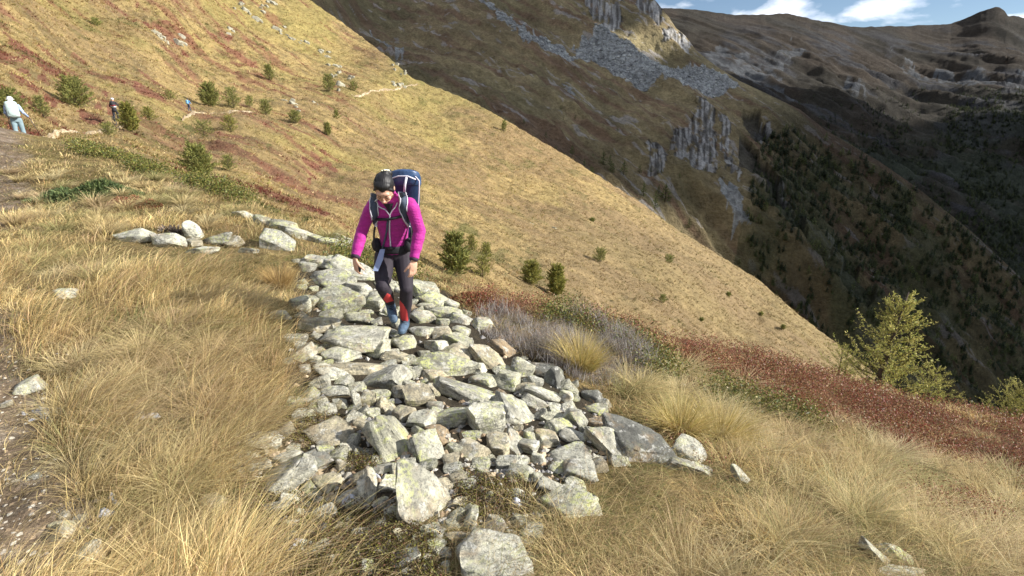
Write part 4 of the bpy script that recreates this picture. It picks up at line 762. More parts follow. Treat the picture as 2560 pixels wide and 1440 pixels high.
PDARK = [(.12, .14, .04), (.18, .20, .06), (.25, .25, .07), (.32, .29, .09)]
PYEL = [(.20, .21, .05), (.28, .26, .06), (.14, .16, .04), (.34, .29, .08)]
TG = 'small conifers on the sunlit hillside'
TREES = [(675,202,40,34,0,'lone small dark pine high on the hillside'),(190,264,76,88,0,'broad dark pine above the trail left of the cyclist'),(105,278,60,48,0,'slim pine between the walking hiker and the broad pine'),(30,292,72,84,0,'dark bushy pine behind the white-hatted hiker'),(328,322,78,56,1,'yellow green pine right beside the cyclist'),
         (528,264,62,58,0,'left tree of the dark pair above the blue hiker'),(583,264,56,52,0,'right tree of the dark pair above the blue hiker'),(665,288,42,38,0,'dark shrub-like pine just above the path'),(575,318,46,48,1,'olive pine below the path bend'),(510,336,42,62,0,'spreading low pine below the blue hiker'),(738,308,32,44,0,'low green pine below the white outcrop'),
         (820,336,36,24,0,'slim lone pine casting a shadow to its left'),(842,298,26,22,0,'small pine above the slim lone pine'),(505,452,96,92,0,'bushy pine standing on the crest above the green strip'),(573,425,42,44,0,'small light pine right of the bushy crest pine'),(824,236,44,40,0,'small pine under the white rock streak'),(885,232,26,26,0,'tiny pine right of the white rock streak'),
         (1260,328,28,18,0,'lone small fir near the hillside skyline'),(1140,690,125,88,0,'tall green pine right behind the woman'),(1180,622,52,40,1,'small pine up the slope behind the tall one'),(1215,642,46,40,1,'small pine right of the tall one'),(1207,692,60,56,1,'bushy low pine at the foot of the tall one'),(1390,742,90,62,1,'yellow green larch rising behind the red crest'),(1328,722,66,64,1,'pale larch left of the other on the crest'),
         (1500,654,38,46,0,'rounded dark shrub in the middle of the hillside'),(1655,760,26,26,0,'small round shrub low on the hillside'),(1672,662,24,30,0,'dark shrub near the hillside edge'),(8,352,54,56,0,'low pine at the left edge below the hiker'),(372,290,40,44,1,'low yellow green pine right of the cyclist'),(625,262,30,30,0,'small pine right of the dark pair'),
         (1900,800,12,12,0,'tiny shrub low down near the hillside edge'),(1955,830,12,14,0,'tiny shrub nearest the lower end of the hillside edge'),(1820,745,12,16,0,'tiny shrub below the hillside edge'),(1755,790,10,14,0,'tiny shrub in the lower hillside grass'),(1480,560,10,16,0,'tiny dark plant upper middle of the hillside'),(270,330,34,44,0,'low dark pine under the trail at left'),(430,262,26,40,0,'low scrub pine left of the blue hiker'),(240,60,20,28,0,'dark scrub high on the slope at left')]
for (px, py, h, w, y, lab) in TREES:
    P = LM.pos(px, py); t = float(LM.t(px, py)); H = h/FP*t*.9; Wd = w/FP*t*1.0; big = h > 60
    make_conifer('pine_tree', lab, P-np.array([0, 0, .03*H]), H, Wd, PYEL if y else PDARK, 150 if big else 90 if h > 30 else 40, 60 if big else 34, max(.0019*t, .055*H), TG, random.uniform(0, 6), up=.32, pw=.42, jag=.4)
# the larches just over the crest at right
def larch(px, py, t, h, w, label, nbr, lean):
    P = at(px, py, t); tr = []; cl = []; d = []
    tp = np.array([(0, 0, -.4), (lean*.1*h, 0, h*.3), (lean*.3*h, 0, h*.62), (lean*.75*h, 0, h)]); tr.append(tube(tp, [.035*h, .026*h, .014*h, .003*h], 8))
    def tk(f): return np.array([np.interp(f, (0, .3, .62, 1), tp[:, i]) for i in range(3)]) if f > 0 else tp[1]*0
    for i in range(nbr):
        f = (i+random.random())/nbr*.93; a = i*2.4+random.uniform(-.4, .4); L_ = w*.5*(1-f)**.85*random.uniform(.6, 1.2)+.05*h; e = random.uniform(.0, .5)+.3*f
        dr = np.array([math.cos(a)*math.cos(e), math.sin(a)*math.cos(e), math.sin(e)]); b = tk(f); n = 7; s = np.linspace(0, 1, n)[:, None]
        q = b+dr*L_*s+np.array([0, 0, 1])*L_*(.45*s*s-.12*s)+np.cumsum(rng.normal(0, .012*L_, (n, 3)), 0); tr.append(tube(q, np.linspace(.009, .0025, n)*h*.45, 4, False)); segs = [(q[j], q[j+1]) for j in range(n-1)]
        for k in range(int(6+8*L_/(w*.5))):
            j = random.randint(1, n-2); b2 = q[j]; d2 = dr*.6+rng.normal(0, .55, 3); d2[2] += .35; d2 /= np.linalg.norm(d2); e2 = b2+d2*L_*random.uniform(.15, .36); segs.append((b2, e2)); tr.append(tube([b2, (b2+e2)/2+rng.normal(0, .01, 3), e2], [.0016*h, .0013*h, .0008*h], 3, False))
        for a_, b_ in segs:
            k = max(3, int(np.linalg.norm(b_-a_)/(.016*h))); s2 = np.linspace(0, 1, k)[:, None]; cl.append(a_+(b_-a_)*s2); d.append(np.repeat((b_-a_)[None]/np.linalg.norm(b_-a_), k, 0))
    c = np.concatenate(cl); dd = np.concatenate(d); R = []; Dn = []
    for r_ in range(4):
        u = rng.normal(size=c.shape)+dd*.5; u /= np.linalg.norm(u, axis=1, keepdims=True); R.append(c+rng.normal(0, .004*h, c.shape)); Dn.append(u)
    R = np.concatenate(R); u = np.concatenate(Dn); m = len(R); v = np.cross(u, rng.normal(size=(m, 3))); v /= np.linalg.norm(v, axis=1, keepdims=True); s = (.015*h*rng.uniform(.6, 1.4, m))[:, None]
    V = np.stack([R-v*s*.2, R+v*s*.2, R+u*s], 1).reshape(-1, 3); F = np.arange(3*m).reshape(-1, 3); pal = np.array([(.42, .41, .11), (.52, .48, .14), (.30, .33, .08), (.60, .52, .17)])
    C = np.repeat(pal[rng.integers(0, 4, m)]*rng.uniform(.8, 1.2, (m, 1)), 3, 0); o = thing('larch_tree', label, 'tree', P, 0, 'larches beyond the crest')
    tv = cat(tr); put('trunk', mesh_np('trunk', *tv), M_bark, o); put('crown', mesh_np('crown', V, F, C), M_needle, o); print('larch', m); return o
larch(2172, 1036, 10.6, 2.7, 2.15, 'large yellow green larch with bare tips rising over the red crest', 72, .06)
larch(2300, 1060, 10.8, 1.4, 1.5, 'smaller larch right against the large one', 40, .0)
larch(2090, 960, 11.2, .85, 1.5, 'low spreading larch left of the large one', 34, -.05)
larch(2530, 1105, 10.2, 1.35, 1.7, 'green larch at the right edge of the photo', 90, 0)
# juniper mat at left
def mat_bush(px, py, w, d, h, label, cat_, name, pal, n, lf):
    t = float(hitN([px], [py])[0]); c = at(px, py, t); a = rng.uniform(0, 6.28, n); r = np.sqrt(rng.random(n)); k = 1+.25*noise2(np.cos(a)*2, np.sin(a)*2, 31)
    X = c[0]+np.cos(a)*r*w*k; Y = c[1]+np.sin(a)*r*d*k; hh = h*(1-r**2.2)*(.7+.5*noise2(X*6, Y*6, 32)); Z = hN(X, Y)+np.clip(hh, .02, 9)*rng.random(n)**.35; P = np.stack([X, Y, Z], -1)
    u = np.stack([np.cos(a), np.sin(a), .5+0*a], -1)*.6+rng.normal(0, .5, (n, 3)); u[:, 2] += .35; u /= np.linalg.norm(u, axis=1, keepdims=True); v = np.cross(u, rng.normal(size=(n, 3))); v /= np.linalg.norm(v, axis=1, keepdims=True); s = (lf*rng.uniform(.6, 1.4, n))[:, None]
    V = np.stack([P-v*s*.22, P+v*s*.22, P+u*s+v*s*.06, P+u*s-v*s*.06], 1).reshape(-1, 3)-c; F = (np.array([(0, 1, 2), (0, 2, 3)])[None]+4*np.arange(n)[:, None, None]).reshape(-1, 3); C = np.repeat(np.asarray(pal)[rng.integers(0, len(pal), n)]*rng.uniform(.75, 1.25, (n, 1)), 4, 0)
    return thing(name, label, cat_, c, 0, None, mesh_np(name, V, F, C), M_needle)
mat_bush(225, 490, .85, .45, .26, 'dark green creeping juniper in the grass at left', 'juniper', 'juniper_bush', [(.09, .13, .05), (.13, .17, .06), (.06, .085, .035), (.18, .21, .08)], 9000, .045)
mat_bush(345, 512, .36, .25, .16, 'dark red bilberry bush right of the juniper', 'shrub', 'bilberry_bush', REDP, 3500, .025)
mat_bush(1215, 762, .36, .22, .16, 'deep red bilberry bush above the grey heather', 'shrub', 'bilberry_bush', REDP, 6000, .02)
mat_bush(452, 586, .20, .06, .06, 'bundle of dead brown sticks behind the cairn', 'branch', 'dead_branch', [(.2, .15, .12), (.3, .25, .2), (.12, .09, .07)], 200, .09)

# conifers on the spur and the wooded slopes
def far_tree(seed, n):
    random.seed(seed); tr, cr = conifer_parts(1.0, .52, [(.06, .08, .026), (.09, .11, .034), (.13, .145, .045)], n, 12, .085, up=.1, jag=.4, pw=.8)
    V = np.concatenate([tr[0], cr[0]]); F = np.concatenate([tr[1], cr[1]+len(tr[0])]); C = np.concatenate([np.tile((.06, .045, .03), (len(tr[0]), 1)), cr[2]]); return V, F, C
protos = [mesh_np('far_conifer', *far_tree(s, 30)) for s in range(5)]
for m_ in protos: m_.materials.append(M_needle)
random.seed(9); ZA = [(1340, 350), (1500, 400), (1700, 470), (1830, 570), (1960, 700), (2060, 820), (1900, 700), (1700, 560), (1500, 440)]
ZB = [(1880, 300), (2060, 335), (2300, 480), (2560, 700), (2600, 1080), (2330, 1000), (2080, 850), (1960, 745), (1860, 600)]
HAND = [(1390, 370, 22), (1430, 382, 24), (1508, 400, 34), (1525, 408, 30), (1560, 425, 36), (1600, 418, 22), (1588, 505, 38), (1640, 490, 44), (1610, 465, 40), (1665, 475, 46), (1700, 550, 34), (1670, 560, 42), (1728, 520, 26), (1775, 610, 28), (1790, 650, 44), (1840, 690, 34), (1875, 715, 40), (1910, 735, 42), (1935, 745, 34), (1680, 590, 34), (1310, 310, 14), (1365, 335, 18), (1450, 410, 20), (1575, 480, 26), (1620, 520, 20)]
nb_ = 0
def put_far(px, py, hpx, lab, grp):
    global nb_
    P = LB.pos(px, py); t = float(LB.t(px, py)); H = hpx/FP*t; o = thing('conifer_tree', lab, 'tree', P-np.array([0, 0, .05*H]), random.uniform(0, 6), grp, protos[nb_ % 5]); s = H*random.uniform(1.0, 1.5); o.scale = (s, s, H); nb_ += 1
for a in HAND: put_far(a[0], a[1], a[2], 'one of the green conifers scattered on the grassy foot of the spur', 'conifers on the grassy foot of the spur')
far_pts = []
while len(far_pts) < 245:
    px = random.uniform(1340, 2600); py = random.uniform(290, 1080)
    if inpoly([px], [py], ZB)[0] and fbm(px/60, py/60, 3, 605) > -.25: far_pts.append((px, py, random.uniform(11, 25)+.012*(py-400), 1))
    elif inpoly([px], [py], ZA)[0] and random.random() < .5: far_pts.append((px, py, random.uniform(12, 26), 0))
far_pts += [(random.uniform(1350, 1850), 0, random.uniform(6, 12), 2) for _ in range(25)]
for px, py, h, z in far_pts:
    if z == 2: py = 250+(px-1350)*.25+random.uniform(0, 150)
    put_far(px, py, h, ['one of the green conifers scattered on the grassy foot of the spur', 'one of the dark conifers on the shaded ribs of the spur', 'one of the few small conifers high on the brown spur'][z], ['conifers on the grassy foot of the spur', 'conifers on the shaded ribs of the spur', 'small conifers high on the spur'][z])
def merged(px, py, layer, hpx, pv, pf, name, label):
    P = layer.pos(px, py); t = layer.t(px, py); H = hpx/FP*t; n = len(px); a = rng.uniform(0, 6.28, n); ca, sa = np.cos(a)[:, None], np.sin(a)[:, None]
    W_ = (rng.uniform(1.0, 1.7, n)*H)[:, None]; V = np.stack([(pv[None, :, 0]*ca-pv[None, :, 1]*sa)*W_, (pv[None, :, 0]*sa+pv[None, :, 1]*ca)*W_, pv[None, :, 2]*H[:, None]], -1)+P[:, None, :]-np.array([0, 0, .05])*H[:, None, None]
    c = np.array([(.028, .038, .017), (.04, .05, .02), (.055, .065, .024), (.022, .03, .015)])[rng.integers(0, 4, n)]; put(name, mesh_np(name, V, (pf[None]+len(pv)*np.arange(n)[:, None, None]).reshape(-1, 3), np.repeat(c, len(pv), 0)), M_needle, kind='stuff', label=label)
def cheap_tree():
    V = []; F = []
    for i in range(22):
        f = i/22; r = .28*(1-f)**.8*random.uniform(.6, 1.25)+.02; a = i*2.4; z = .06+f*.9; b = len(V); w_ = .12*(1-f)+.04
        V += [(-.3*r*math.cos(a), -.3*r*math.sin(a), z+.10), (r*math.cos(a+.5), r*math.sin(a+.5), z-w_*.5), (r*math.cos(a-.5), r*math.sin(a-.5), z-w_*.2)]; F.append((b, b+1, b+2))
    b = len(V); V += [(-.05, 0, .75), (.05, .03, .75), (0, 0, 1.02)]; F.append((b, b+1, b+2)); return np.array(V), np.array(F)
ct = cheap_tree()
px = rng.uniform(1850, 2620, 9000); py = rng.uniform(330, 1100, 9000); k = inpoly(px, py, ZB) & (py > LB.skyy(px)+3) & (fbm(px/55, py/55, 3, 605) > rng.uniform(-.7, .25, 9000)) & (rng.random(9000) < .95); px, py = px[k], py[k]; print('forest B', len(px))
merged(px, py, LB, rng.uniform(9, 21, len(px)), ct[0], ct[1], 'forest', 'dark conifer wood on the lower ribs of the spur')
px = rng.uniform(1900, 2640, 20000); py = rng.uniform(230, 900, 20000); k = (py < LB.skyy(px)+40) & (py > 330-.18*(px-1900)+rng.normal(0, 30, 20000)) & (fbm(px/45, py/30, 3, 615) > rng.uniform(-.7, .3, 20000)); px, py = px[k], py[k]; print('forest F', len(px))
merged(px, py, LF, rng.uniform(6, 13, len(px))*(.8+.5*ss(200, 700, py)), ct[0], ct[1], 'forest', 'far dark wood on the lower slope under the ridge')
# blocks of the scree
def screeb(n):
    px = rng.uniform(1190, 1860, n); py = rng.uniform(0, 230, n); wx, wy = wob(px, py, 9, 16, 150); k = np.zeros(n, bool)
    for q in SCREE[:3]: k |= inpoly(wx, wy, q)
    px, py = px[k], py[k]; P = LB.pos(px, py); n = len(px); base = np.array([(1, 0, 0), (-1, 0, 0), (0, 1, 0), (0, -1, 0), (0, 0, .8), (0, 0, -.8)]); f = np.array([(0, 2, 4), (2, 1, 4), (1, 3, 4), (3, 0, 4), (2, 0, 5), (1, 2, 5), (3, 1, 5), (0, 3, 5)])
    B = base[None]*rng.uniform(.5, 1.3, (n, 6, 3))*(rng.uniform(.35, 1.3, n)**1.5)[:, None, None]*1.3+P[:, None]; c = np.array([(.42, .43, .41), (.33, .34, .33), (.50, .50, .47), (.25, .25, .25)])[rng.integers(0, 4, n)]
    put('scree', mesh_np('scree', B, (f[None]+6*np.arange(n)[:, None, None]).reshape(-1, 3), np.repeat(c, 6, 0), smooth=False), M_mount, kind='stuff', label='grey block scree below the crags of the spur')
screeb(14000)
shade_cloud_uv(272, 575, -95, 520, 3, 'long narrow cloud bank, unseen, added to shade the brown spur')
shade_cloud_uv(262, 1130, -1300, -22, 9, 'largest cloud, unseen, added to shade the ribs and lower valley')
shade_cloud_uv(555, 760, 30, 520, 6, 'second cloud bank beside the long narrow one, unseen, added for shade')



# ---------------------------------------------------------------- people
def remesh(parts, voxel, smooth=4, name='m'):
    V, F = cat(parts) if not isinstance(parts[0][1], list) else cat([(v, np.array(f)) for v, f in parts])
    me = bpy.data.meshes.new('tmp'); me.from_pydata([tuple(v) for v in V], [], [tuple(int(i) for i in f) for f in F]); o = bpy.data.objects.new('tmp', me); COL.objects.link(o)
    m = o.modifiers.new('r', 'REMESH'); m.mode = 'VOXEL'; m.voxel_size = voxel; m.adaptivity = 0
    if smooth: s = o.modifiers.new('s', 'SMOOTH'); s.iterations = smooth; s.factor = .5
    bpy.context.view_layer.update(); dg = bpy.context.evaluated_depsgraph_get(); r = bpy.data.meshes.new_from_object(o.evaluated_get(dg)); bpy.data.objects.remove(o); bpy.data.meshes.remove(me)
    r.name = name; r.polygons.foreach_set('use_smooth', [True]*len(r.polygons)); return r
def ell(c, r, R=None, n=14):
    """closed ellipsoid, centre c, radii r, optional 3x3 rotation"""
    a = np.linspace(0, 2*math.pi, n, endpoint=False); ph = np.linspace(0, math.pi, n//2+1)[1:-1]; V = [(0, 0, 1)]
    for p in ph: V += [(math.sin(p)*math.cos(q), math.sin(p)*math.sin(q), math.cos(p)) for q in a]
    V.append((0, 0, -1)); V = np.array(V)*np.array(r); F = []; k = len(ph)
    for j in range(n): F.append((0, 1+j, 1+(j+1) % n))
    for i in range(k-1):
        for j in range(n): p, q = 1+i*n+j, 1+i*n+(j+1) % n; F += [(p, p+n, q+n), (p, q+n, q)]
    for j in range(n): F.append((len(V)-1, 1+(k-1)*n+(j+1) % n, 1+(k-1)*n+j))
    if R is not None: V = V@np.array(R).T
    return V+np.array(c), np.array(F)
def limb(pts, rad, ns=12):
    """tapered limb with ball joints"""
    P = np.array(pts, float); Q = [P[0]]; R = [rad[0]]
    for i in range(len(P)-1):
        for s in (.33, .66, 1): Q.append(P[i]+(P[i+1]-P[i])*s); R.append(rad[i]+(rad[i+1]-rad[i])*s)
    out = [tube(Q, R, ns)]
    for p, r in zip(P, rad): out.append(ell(p, (r, r, r), None, 10))
    return out
def loft(rings, ns=18, power=2.0):
    """rings: (centre, rx, ry, tilt about x)"""
    V = []; F = []
    for c, rx, ry, th in rings:
        for j in range(ns):
            a = 2*math.pi*j/ns; x = abs(math.cos(a))**(2/power)*math.copysign(1, math.cos(a))*rx; y = abs(math.sin(a))**(2/power)*math.copysign(1, math.sin(a))*ry
            V.append((c[0]+x, c[1]+y*math.cos(th), c[2]+y*math.sin(th)))
    n = len(rings)
    for i in range(n-1):
        for j in range(ns): p, q = i*ns+j, i*ns+(j+1) % ns; F += [(p, q, q+ns), (p, q+ns, p+ns)]
    V += [tuple(rings[0][0]), tuple(rings[-1][0])]
    for j in range(ns): F.append((n*ns, (j+1) % ns, j)); F.append((n*ns+1, (n-1)*ns+j, (n-1)*ns+(j+1) % ns))
    return np.array(V, float), np.array(F)
def hand(wr, d, side, palm_n, size=.17, curl=.6):
    """palm, four fingers with bends and a thumb; d = direction of the hand, side = towards the thumb, palm_n = out of the palm"""
    d, side, pn = [np.array(v, float)/np.linalg.norm(v) for v in (d, side, palm_n)]; s = size; wr = np.array(wr); R = np.stack([side, pn, d], 1); out = [ell(wr+d*s*.27, (s*.23, s*.10, s*.30), R), ell(wr, (.026, .02, .03), R)]
    for i, (o, l) in enumerate(((.16, .42), (.055, .47), (-.05, .44), (-.15, .34))):
        b = wr+d*s*.5+side*s*o; k1 = b+(d*math.cos(curl*.3)+pn*math.sin(curl*.3))*s*l*.42; k2 = k1+(d*math.cos(curl*1.0)+pn*math.sin(curl*1.0))*s*l*.33; k3 = k2+(d*math.cos(curl*1.7)+pn*math.sin(curl*1.7))*s*l*.27
        out += limb([b-d*s*.1, k1, k2, k3], [.0095, .0088, .008, .007], 8)
    b = wr+d*s*.16+side*s*.16; out += limb([b, b+(d*.75+side*.5+pn*.25)*s*.24, b+(d*1.0+side*.45+pn*.6)*s*.40], [.012, .0105, .0085], 8); return out
def wp(px, py, y): r = ray(px, py); return r*(y/r[1])
def wear(name, me, mat, parent, **kw): return put(name, me, mat, parent, **kw)
def shift(me, off): me.transform(Matrix.Translation(-Vector(off))); return me

M_skin = simple('skin', (.60, .34, .23), .5, bump=.15, bscale=120, var=.08, vscale=25)
M_hair = simple('hair', (.006, .0045, .004), .55, bump=.35, bscale=22, stretch=(5, .8, .8))
M_jacket = simple('magenta_fleece', (.36, .006, .20), .75, bump=.9, bscale=20, var=.14, vscale=14, sheen=.15, stretch=(1, 1, 3.2))
M_black = simple('black_fabric', (.014, .014, .017), .8, bump=.3)
M_cuff = simple('dark_cuff', (.03, .015, .03), .85)
M_piping = simple('pale_piping', (.62, .60, .66), .6)
M_navy = simple('navy_nylon', (.009, .024, .065), .45, bump=.6, bscale=22, var=.3, vscale=10)
M_lid = simple('blue_nylon', (.030, .065, .145), .4, bump=.7, bscale=20, var=.3, vscale=14)
M_strap = simple('strap_webbing', (.05, .065, .10), .7, bump=.4, bscale=90)
M_greyblue = simple('grey_blue_webbing', (.22, .28, .42), .55)
M_boot = simple('boot_fabric', (.06, .10, .15), .7, bump=.6, bscale=60, var=.3, vscale=30)
M_sole = simple('boot_sole', (.02, .02, .022), .8, bump=.4, bscale=60)
M_plastic = simple('black_plastic', (.015, .015, .017), .35)
M_leg = colattr('legging_fabric', .7, var=0)

# -- the woman walking on the rubble
O = wp(1000, 842, 4.28); woman = thing('person', 'woman in a magenta jacket and dark leggings looking down as she steps over the rubble', 'person', O)
def W_(me): return shift(me, O)
pel, wai, che, uch, nck = wp(986, 628, 4.27), wp(985, 592, 4.22), wp(979, 545, 4.14), wp(978, 508, 4.08), wp(971, 486, 4.03)
shL, shR = wp(930, 511, 4.07), wp(1027, 508, 4.07); elL, elR = wp(905, 578, 4.10), wp(1049, 578, 4.08); wrL, wrR = wp(889, 640, 3.97), wp(1035, 646, 3.98)
hipL, hipR = wp(962, 640, 4.27), wp(1009, 640, 4.27); knL, knR = wp(956, 716, 3.98), wp(1016, 722, 4.10); anL, anR = wp(976, 757, 4.26), wp(1012, 797, 4.27)
hc = wp(960, 470, 3.93); th = math.radians(47); Rh = np.array(Euler((th, math.radians(3), math.radians(6))).to_matrix())
def hl(x, y, z): return hc+Rh@np.array([x, y, z])
head = [ell(hl(0, 0, .012), (.071, .090, .100), Rh, 20), ell(hl(0, -.032, -.058), (.052, .056, .056), Rh, 16), ell(hl(0, -.062, -.088), (.024, .022, .020), Rh), ell(hl(0, -.078, .030), (.052, .018, .022), Rh),
        ell(hl(0, -.093, -.012), (.0095, .013, .026), Rh), ell(hl(0, -.104, -.032), (.0125, .012, .010), Rh), ell(hl(.011, -.097, -.036), (.007, .008, .006), Rh), ell(hl(-.011, -.097, -.036), (.007, .008, .006), Rh),
        ell(hl(.036, -.068, -.028), (.020, .018, .018), Rh), ell(hl(-.036, -.068, -.028), (.020, .018, .018), Rh), ell(hl(.028, -.082, .004), (.014, .008, .008), Rh), ell(hl(-.028, -.082, .004), (.014, .008, .008), Rh),
        ell(hl(.073, .008, -.012), (.008, .017, .028), Rh), ell(hl(-.073, .008, -.012), (.008, .017, .028), Rh), ell(hl(0, -.088, -.060), (.020, .008, .006), Rh)]
neck = limb([nck, (nck+hc)/2+np.array([0, .03, -.01]), hl(0, .02, -.03)], [.056, .050, .052])
dL = (wrL-elL)/np.linalg.norm(wrL-elL); dR = (wrR-elR)/np.linalg.norm(wrR-elR)
hLd = np.array([-.02, -.06, -1.0]); hRd = np.array([-.10, -.10, -1.0])
handL = hand(wrL+dL*.015, hLd, (.62, -.70, 0), (.75, .55, 0), .165, .75); handR = hand(wrR+dR*.015, hRd, (-.75, -.6, 0), (-.55, .75, 0), .165, .55)
arms = limb([shL, elL, wrL], [.042, .036, .024])+limb([shR, elR, wrR], [.042, .036, .024])
torso0 = [loft([(pel-np.array([0, 0, .05]), .10, .08, 0), (pel, .13, .095, 0), (wai, .11, .085, -.2), (che, .13, .095, -.3), (uch, .14, .085, -.4), (nck, .05, .05, -.4)])]
legs0 = limb([hipL, knL+np.array([0, .015, 0]), anL], [.062, .036, .028])+limb([hipR, knR+np.array([0, .012, 0]), anR], [.062, .036, .028])
body = wear('body', W_(remesh(head+neck+arms+handL+handR+torso0+legs0, .0042, 3, 'body')), M_skin, woman)
# face details
M_brow = simple('brow_hair', (.03, .018, .014), .8); M_lip = simple('lip', (.42, .13, .12), .4)
fb = []
for s in (-1, 1):
    fb.append(tube([hl(s*.046, -.078, .020), hl(s*.032, -.090, .026), hl(s*.014, -.094, .021)], [.002, .0034, .003], 6)); fb.append(tube([hl(s*.043, -.081, -.001), hl(s*.029, -.0905, -.004), hl(s*.015, -.087, -.001)], [.0014, .0026, .0014], 6))
wear('eyebrows', W_(mesh_np('eyebrows', *cat(fb))), M_brow, woman)
wear('lips', W_(mesh_np('lips', *cat([ell(hl(0, -.0945, -.0575), (.019, .006, .0045), Rh), ell(hl(0, -.0935, -.0655), (.016, .006, .0048), Rh)]))), M_lip, woman)
hr = [ell(hl(0, .017, .023), (.0775, .094, .098), Rh, 22), ell(hl(.012, .075, .088), (.034, .030, .028), Rh, 14), ell(hl(0, .055, -.015), (.070, .055, .075), Rh, 16), ell(hl(0, -.030, .078), (.060, .045, .034), Rh, 16), ell(hl(.064, .022, -.022), (.017, .038, .046), Rh), ell(hl(-.064, .022, -.022), (.017, .038, .046), Rh), ell(hl(0, -.052, .066), (.030, .030, .026), Rh), ell(hl(.03, .10, .05), (.035, .035, .04), Rh), ell(hl(.02, .115, .02), (.03, .03, .05), Rh)]
for s in (-1, 1): hr += [tube([hl(s*.030, -.062, .083), hl(s*.062, -.046, .045), hl(s*.074, -.022, .0), hl(s*.073, .0, -.035)], [.008, .009, .008, .004], 8)]
hair = wear('hair', W_(remesh(hr, .005, 2, 'hair')), M_hair, woman)
st = []
for i in range(3):
    s = random.choice((-1, 1)); x = random.uniform(.005, .072); st.append(tube([hl(s*x, -.055-.02*(1-x/.07)+random.uniform(-.01, .01), .075-.5*x*x*12*.1), hl(s*x*1.08, -.01, .108-.28*x+random.uniform(-.003, .004)), hl(s*x*.9, .06, .100-.25*x), hl(s*x*.4, .112, .055)], [.0014, .0028, .0028, .0012], 4, False))
wear('hair_strand', W_(mesh_np('hair_strand', *cat(st))), M_hair, hair)
wear('hair_clip', W_(remesh([ell(hl(.010+.010*k, .082+.004*k, .114-.006*k), (.009, .009, .007), Rh, 10) for k in range(4)]+[ell(hl(-.008, .078, .112), (.007, .008, .006), Rh)], .004, 1, 'clip')), simple('cream_clip', (.75, .68, .48), .5), woman)
# jacket: torso, sleeves, collar
hem = wp(987, 640, 4.27)
jt = loft([(hem, .118, .100, .0), (wp(986, 618, 4.26), .125, .108, -.05), (wai, .118, .100, -.15), (che, .140, .115, -.25), (uch+np.array([0, 0, .0]), .150, .100, -.35), (uch+np.array([0, -.01, .05]), .118, .080, -.45), (nck+np.array([0, -.005, .005]), .066, .064, -.5), (nck+np.array([0, -.018, .035]), .060, .060, -.6)], 24)
def folds(pts, rad, k, seed):
    P = np.array(pts); n = 26; s = np.linspace(0, 1, n); seg = np.r_[0, np.cumsum(np.linalg.norm(np.diff(P, axis=0), axis=1))]; seg /= seg[-1]; Q = np.stack([np.interp(s, seg, P[:, i]) for i in range(3)], 1); r = np.interp(s, seg, rad)*(1+k*np.sin(s*n*1.45+seed)*(.3+.7*ss(.35, .9, s))+.03*np.sin(s*9+seed)); return [tube(Q, r, 14)]
jk = [jt]+folds([shL+np.array([.03, 0, .0]), shL+np.array([-.01, 0, -.04]), (shL+elL)/2, elL, (elL+wrL)/2, wrL], [.050, .056, .053, .049, .046, .038], .05, 1)+folds([shR+np.array([-.03, 0, .0]), shR+np.array([.01, 0, -.04]), (shR+elR)/2, elR, (elR+wrR)/2, wrR], [.052, .058, .055, .051, .048, .039], .06, 2)
jk += [ell(shL+np.array([.012, 0, -.004]), (.056, .056, .052)), ell(shR+np.array([-.012, 0, -.004]), (.058, .056, .052)), ell(elL, (.050, .050, .052)), ell(elR, (.052, .052, .054))]
jacket = wear('jacket', W_(remesh(jk, .006, 3, 'jacket')), M_jacket, woman)
for w_, d_ in ((wrL, dL), (wrR, dR)): wear('cuff', W_(mesh_np('cuff', *tube([w_-d_*.008, w_+d_*.012, w_+d_*.022], [.037, .036, .030], 14))), M_cuff, jacket)
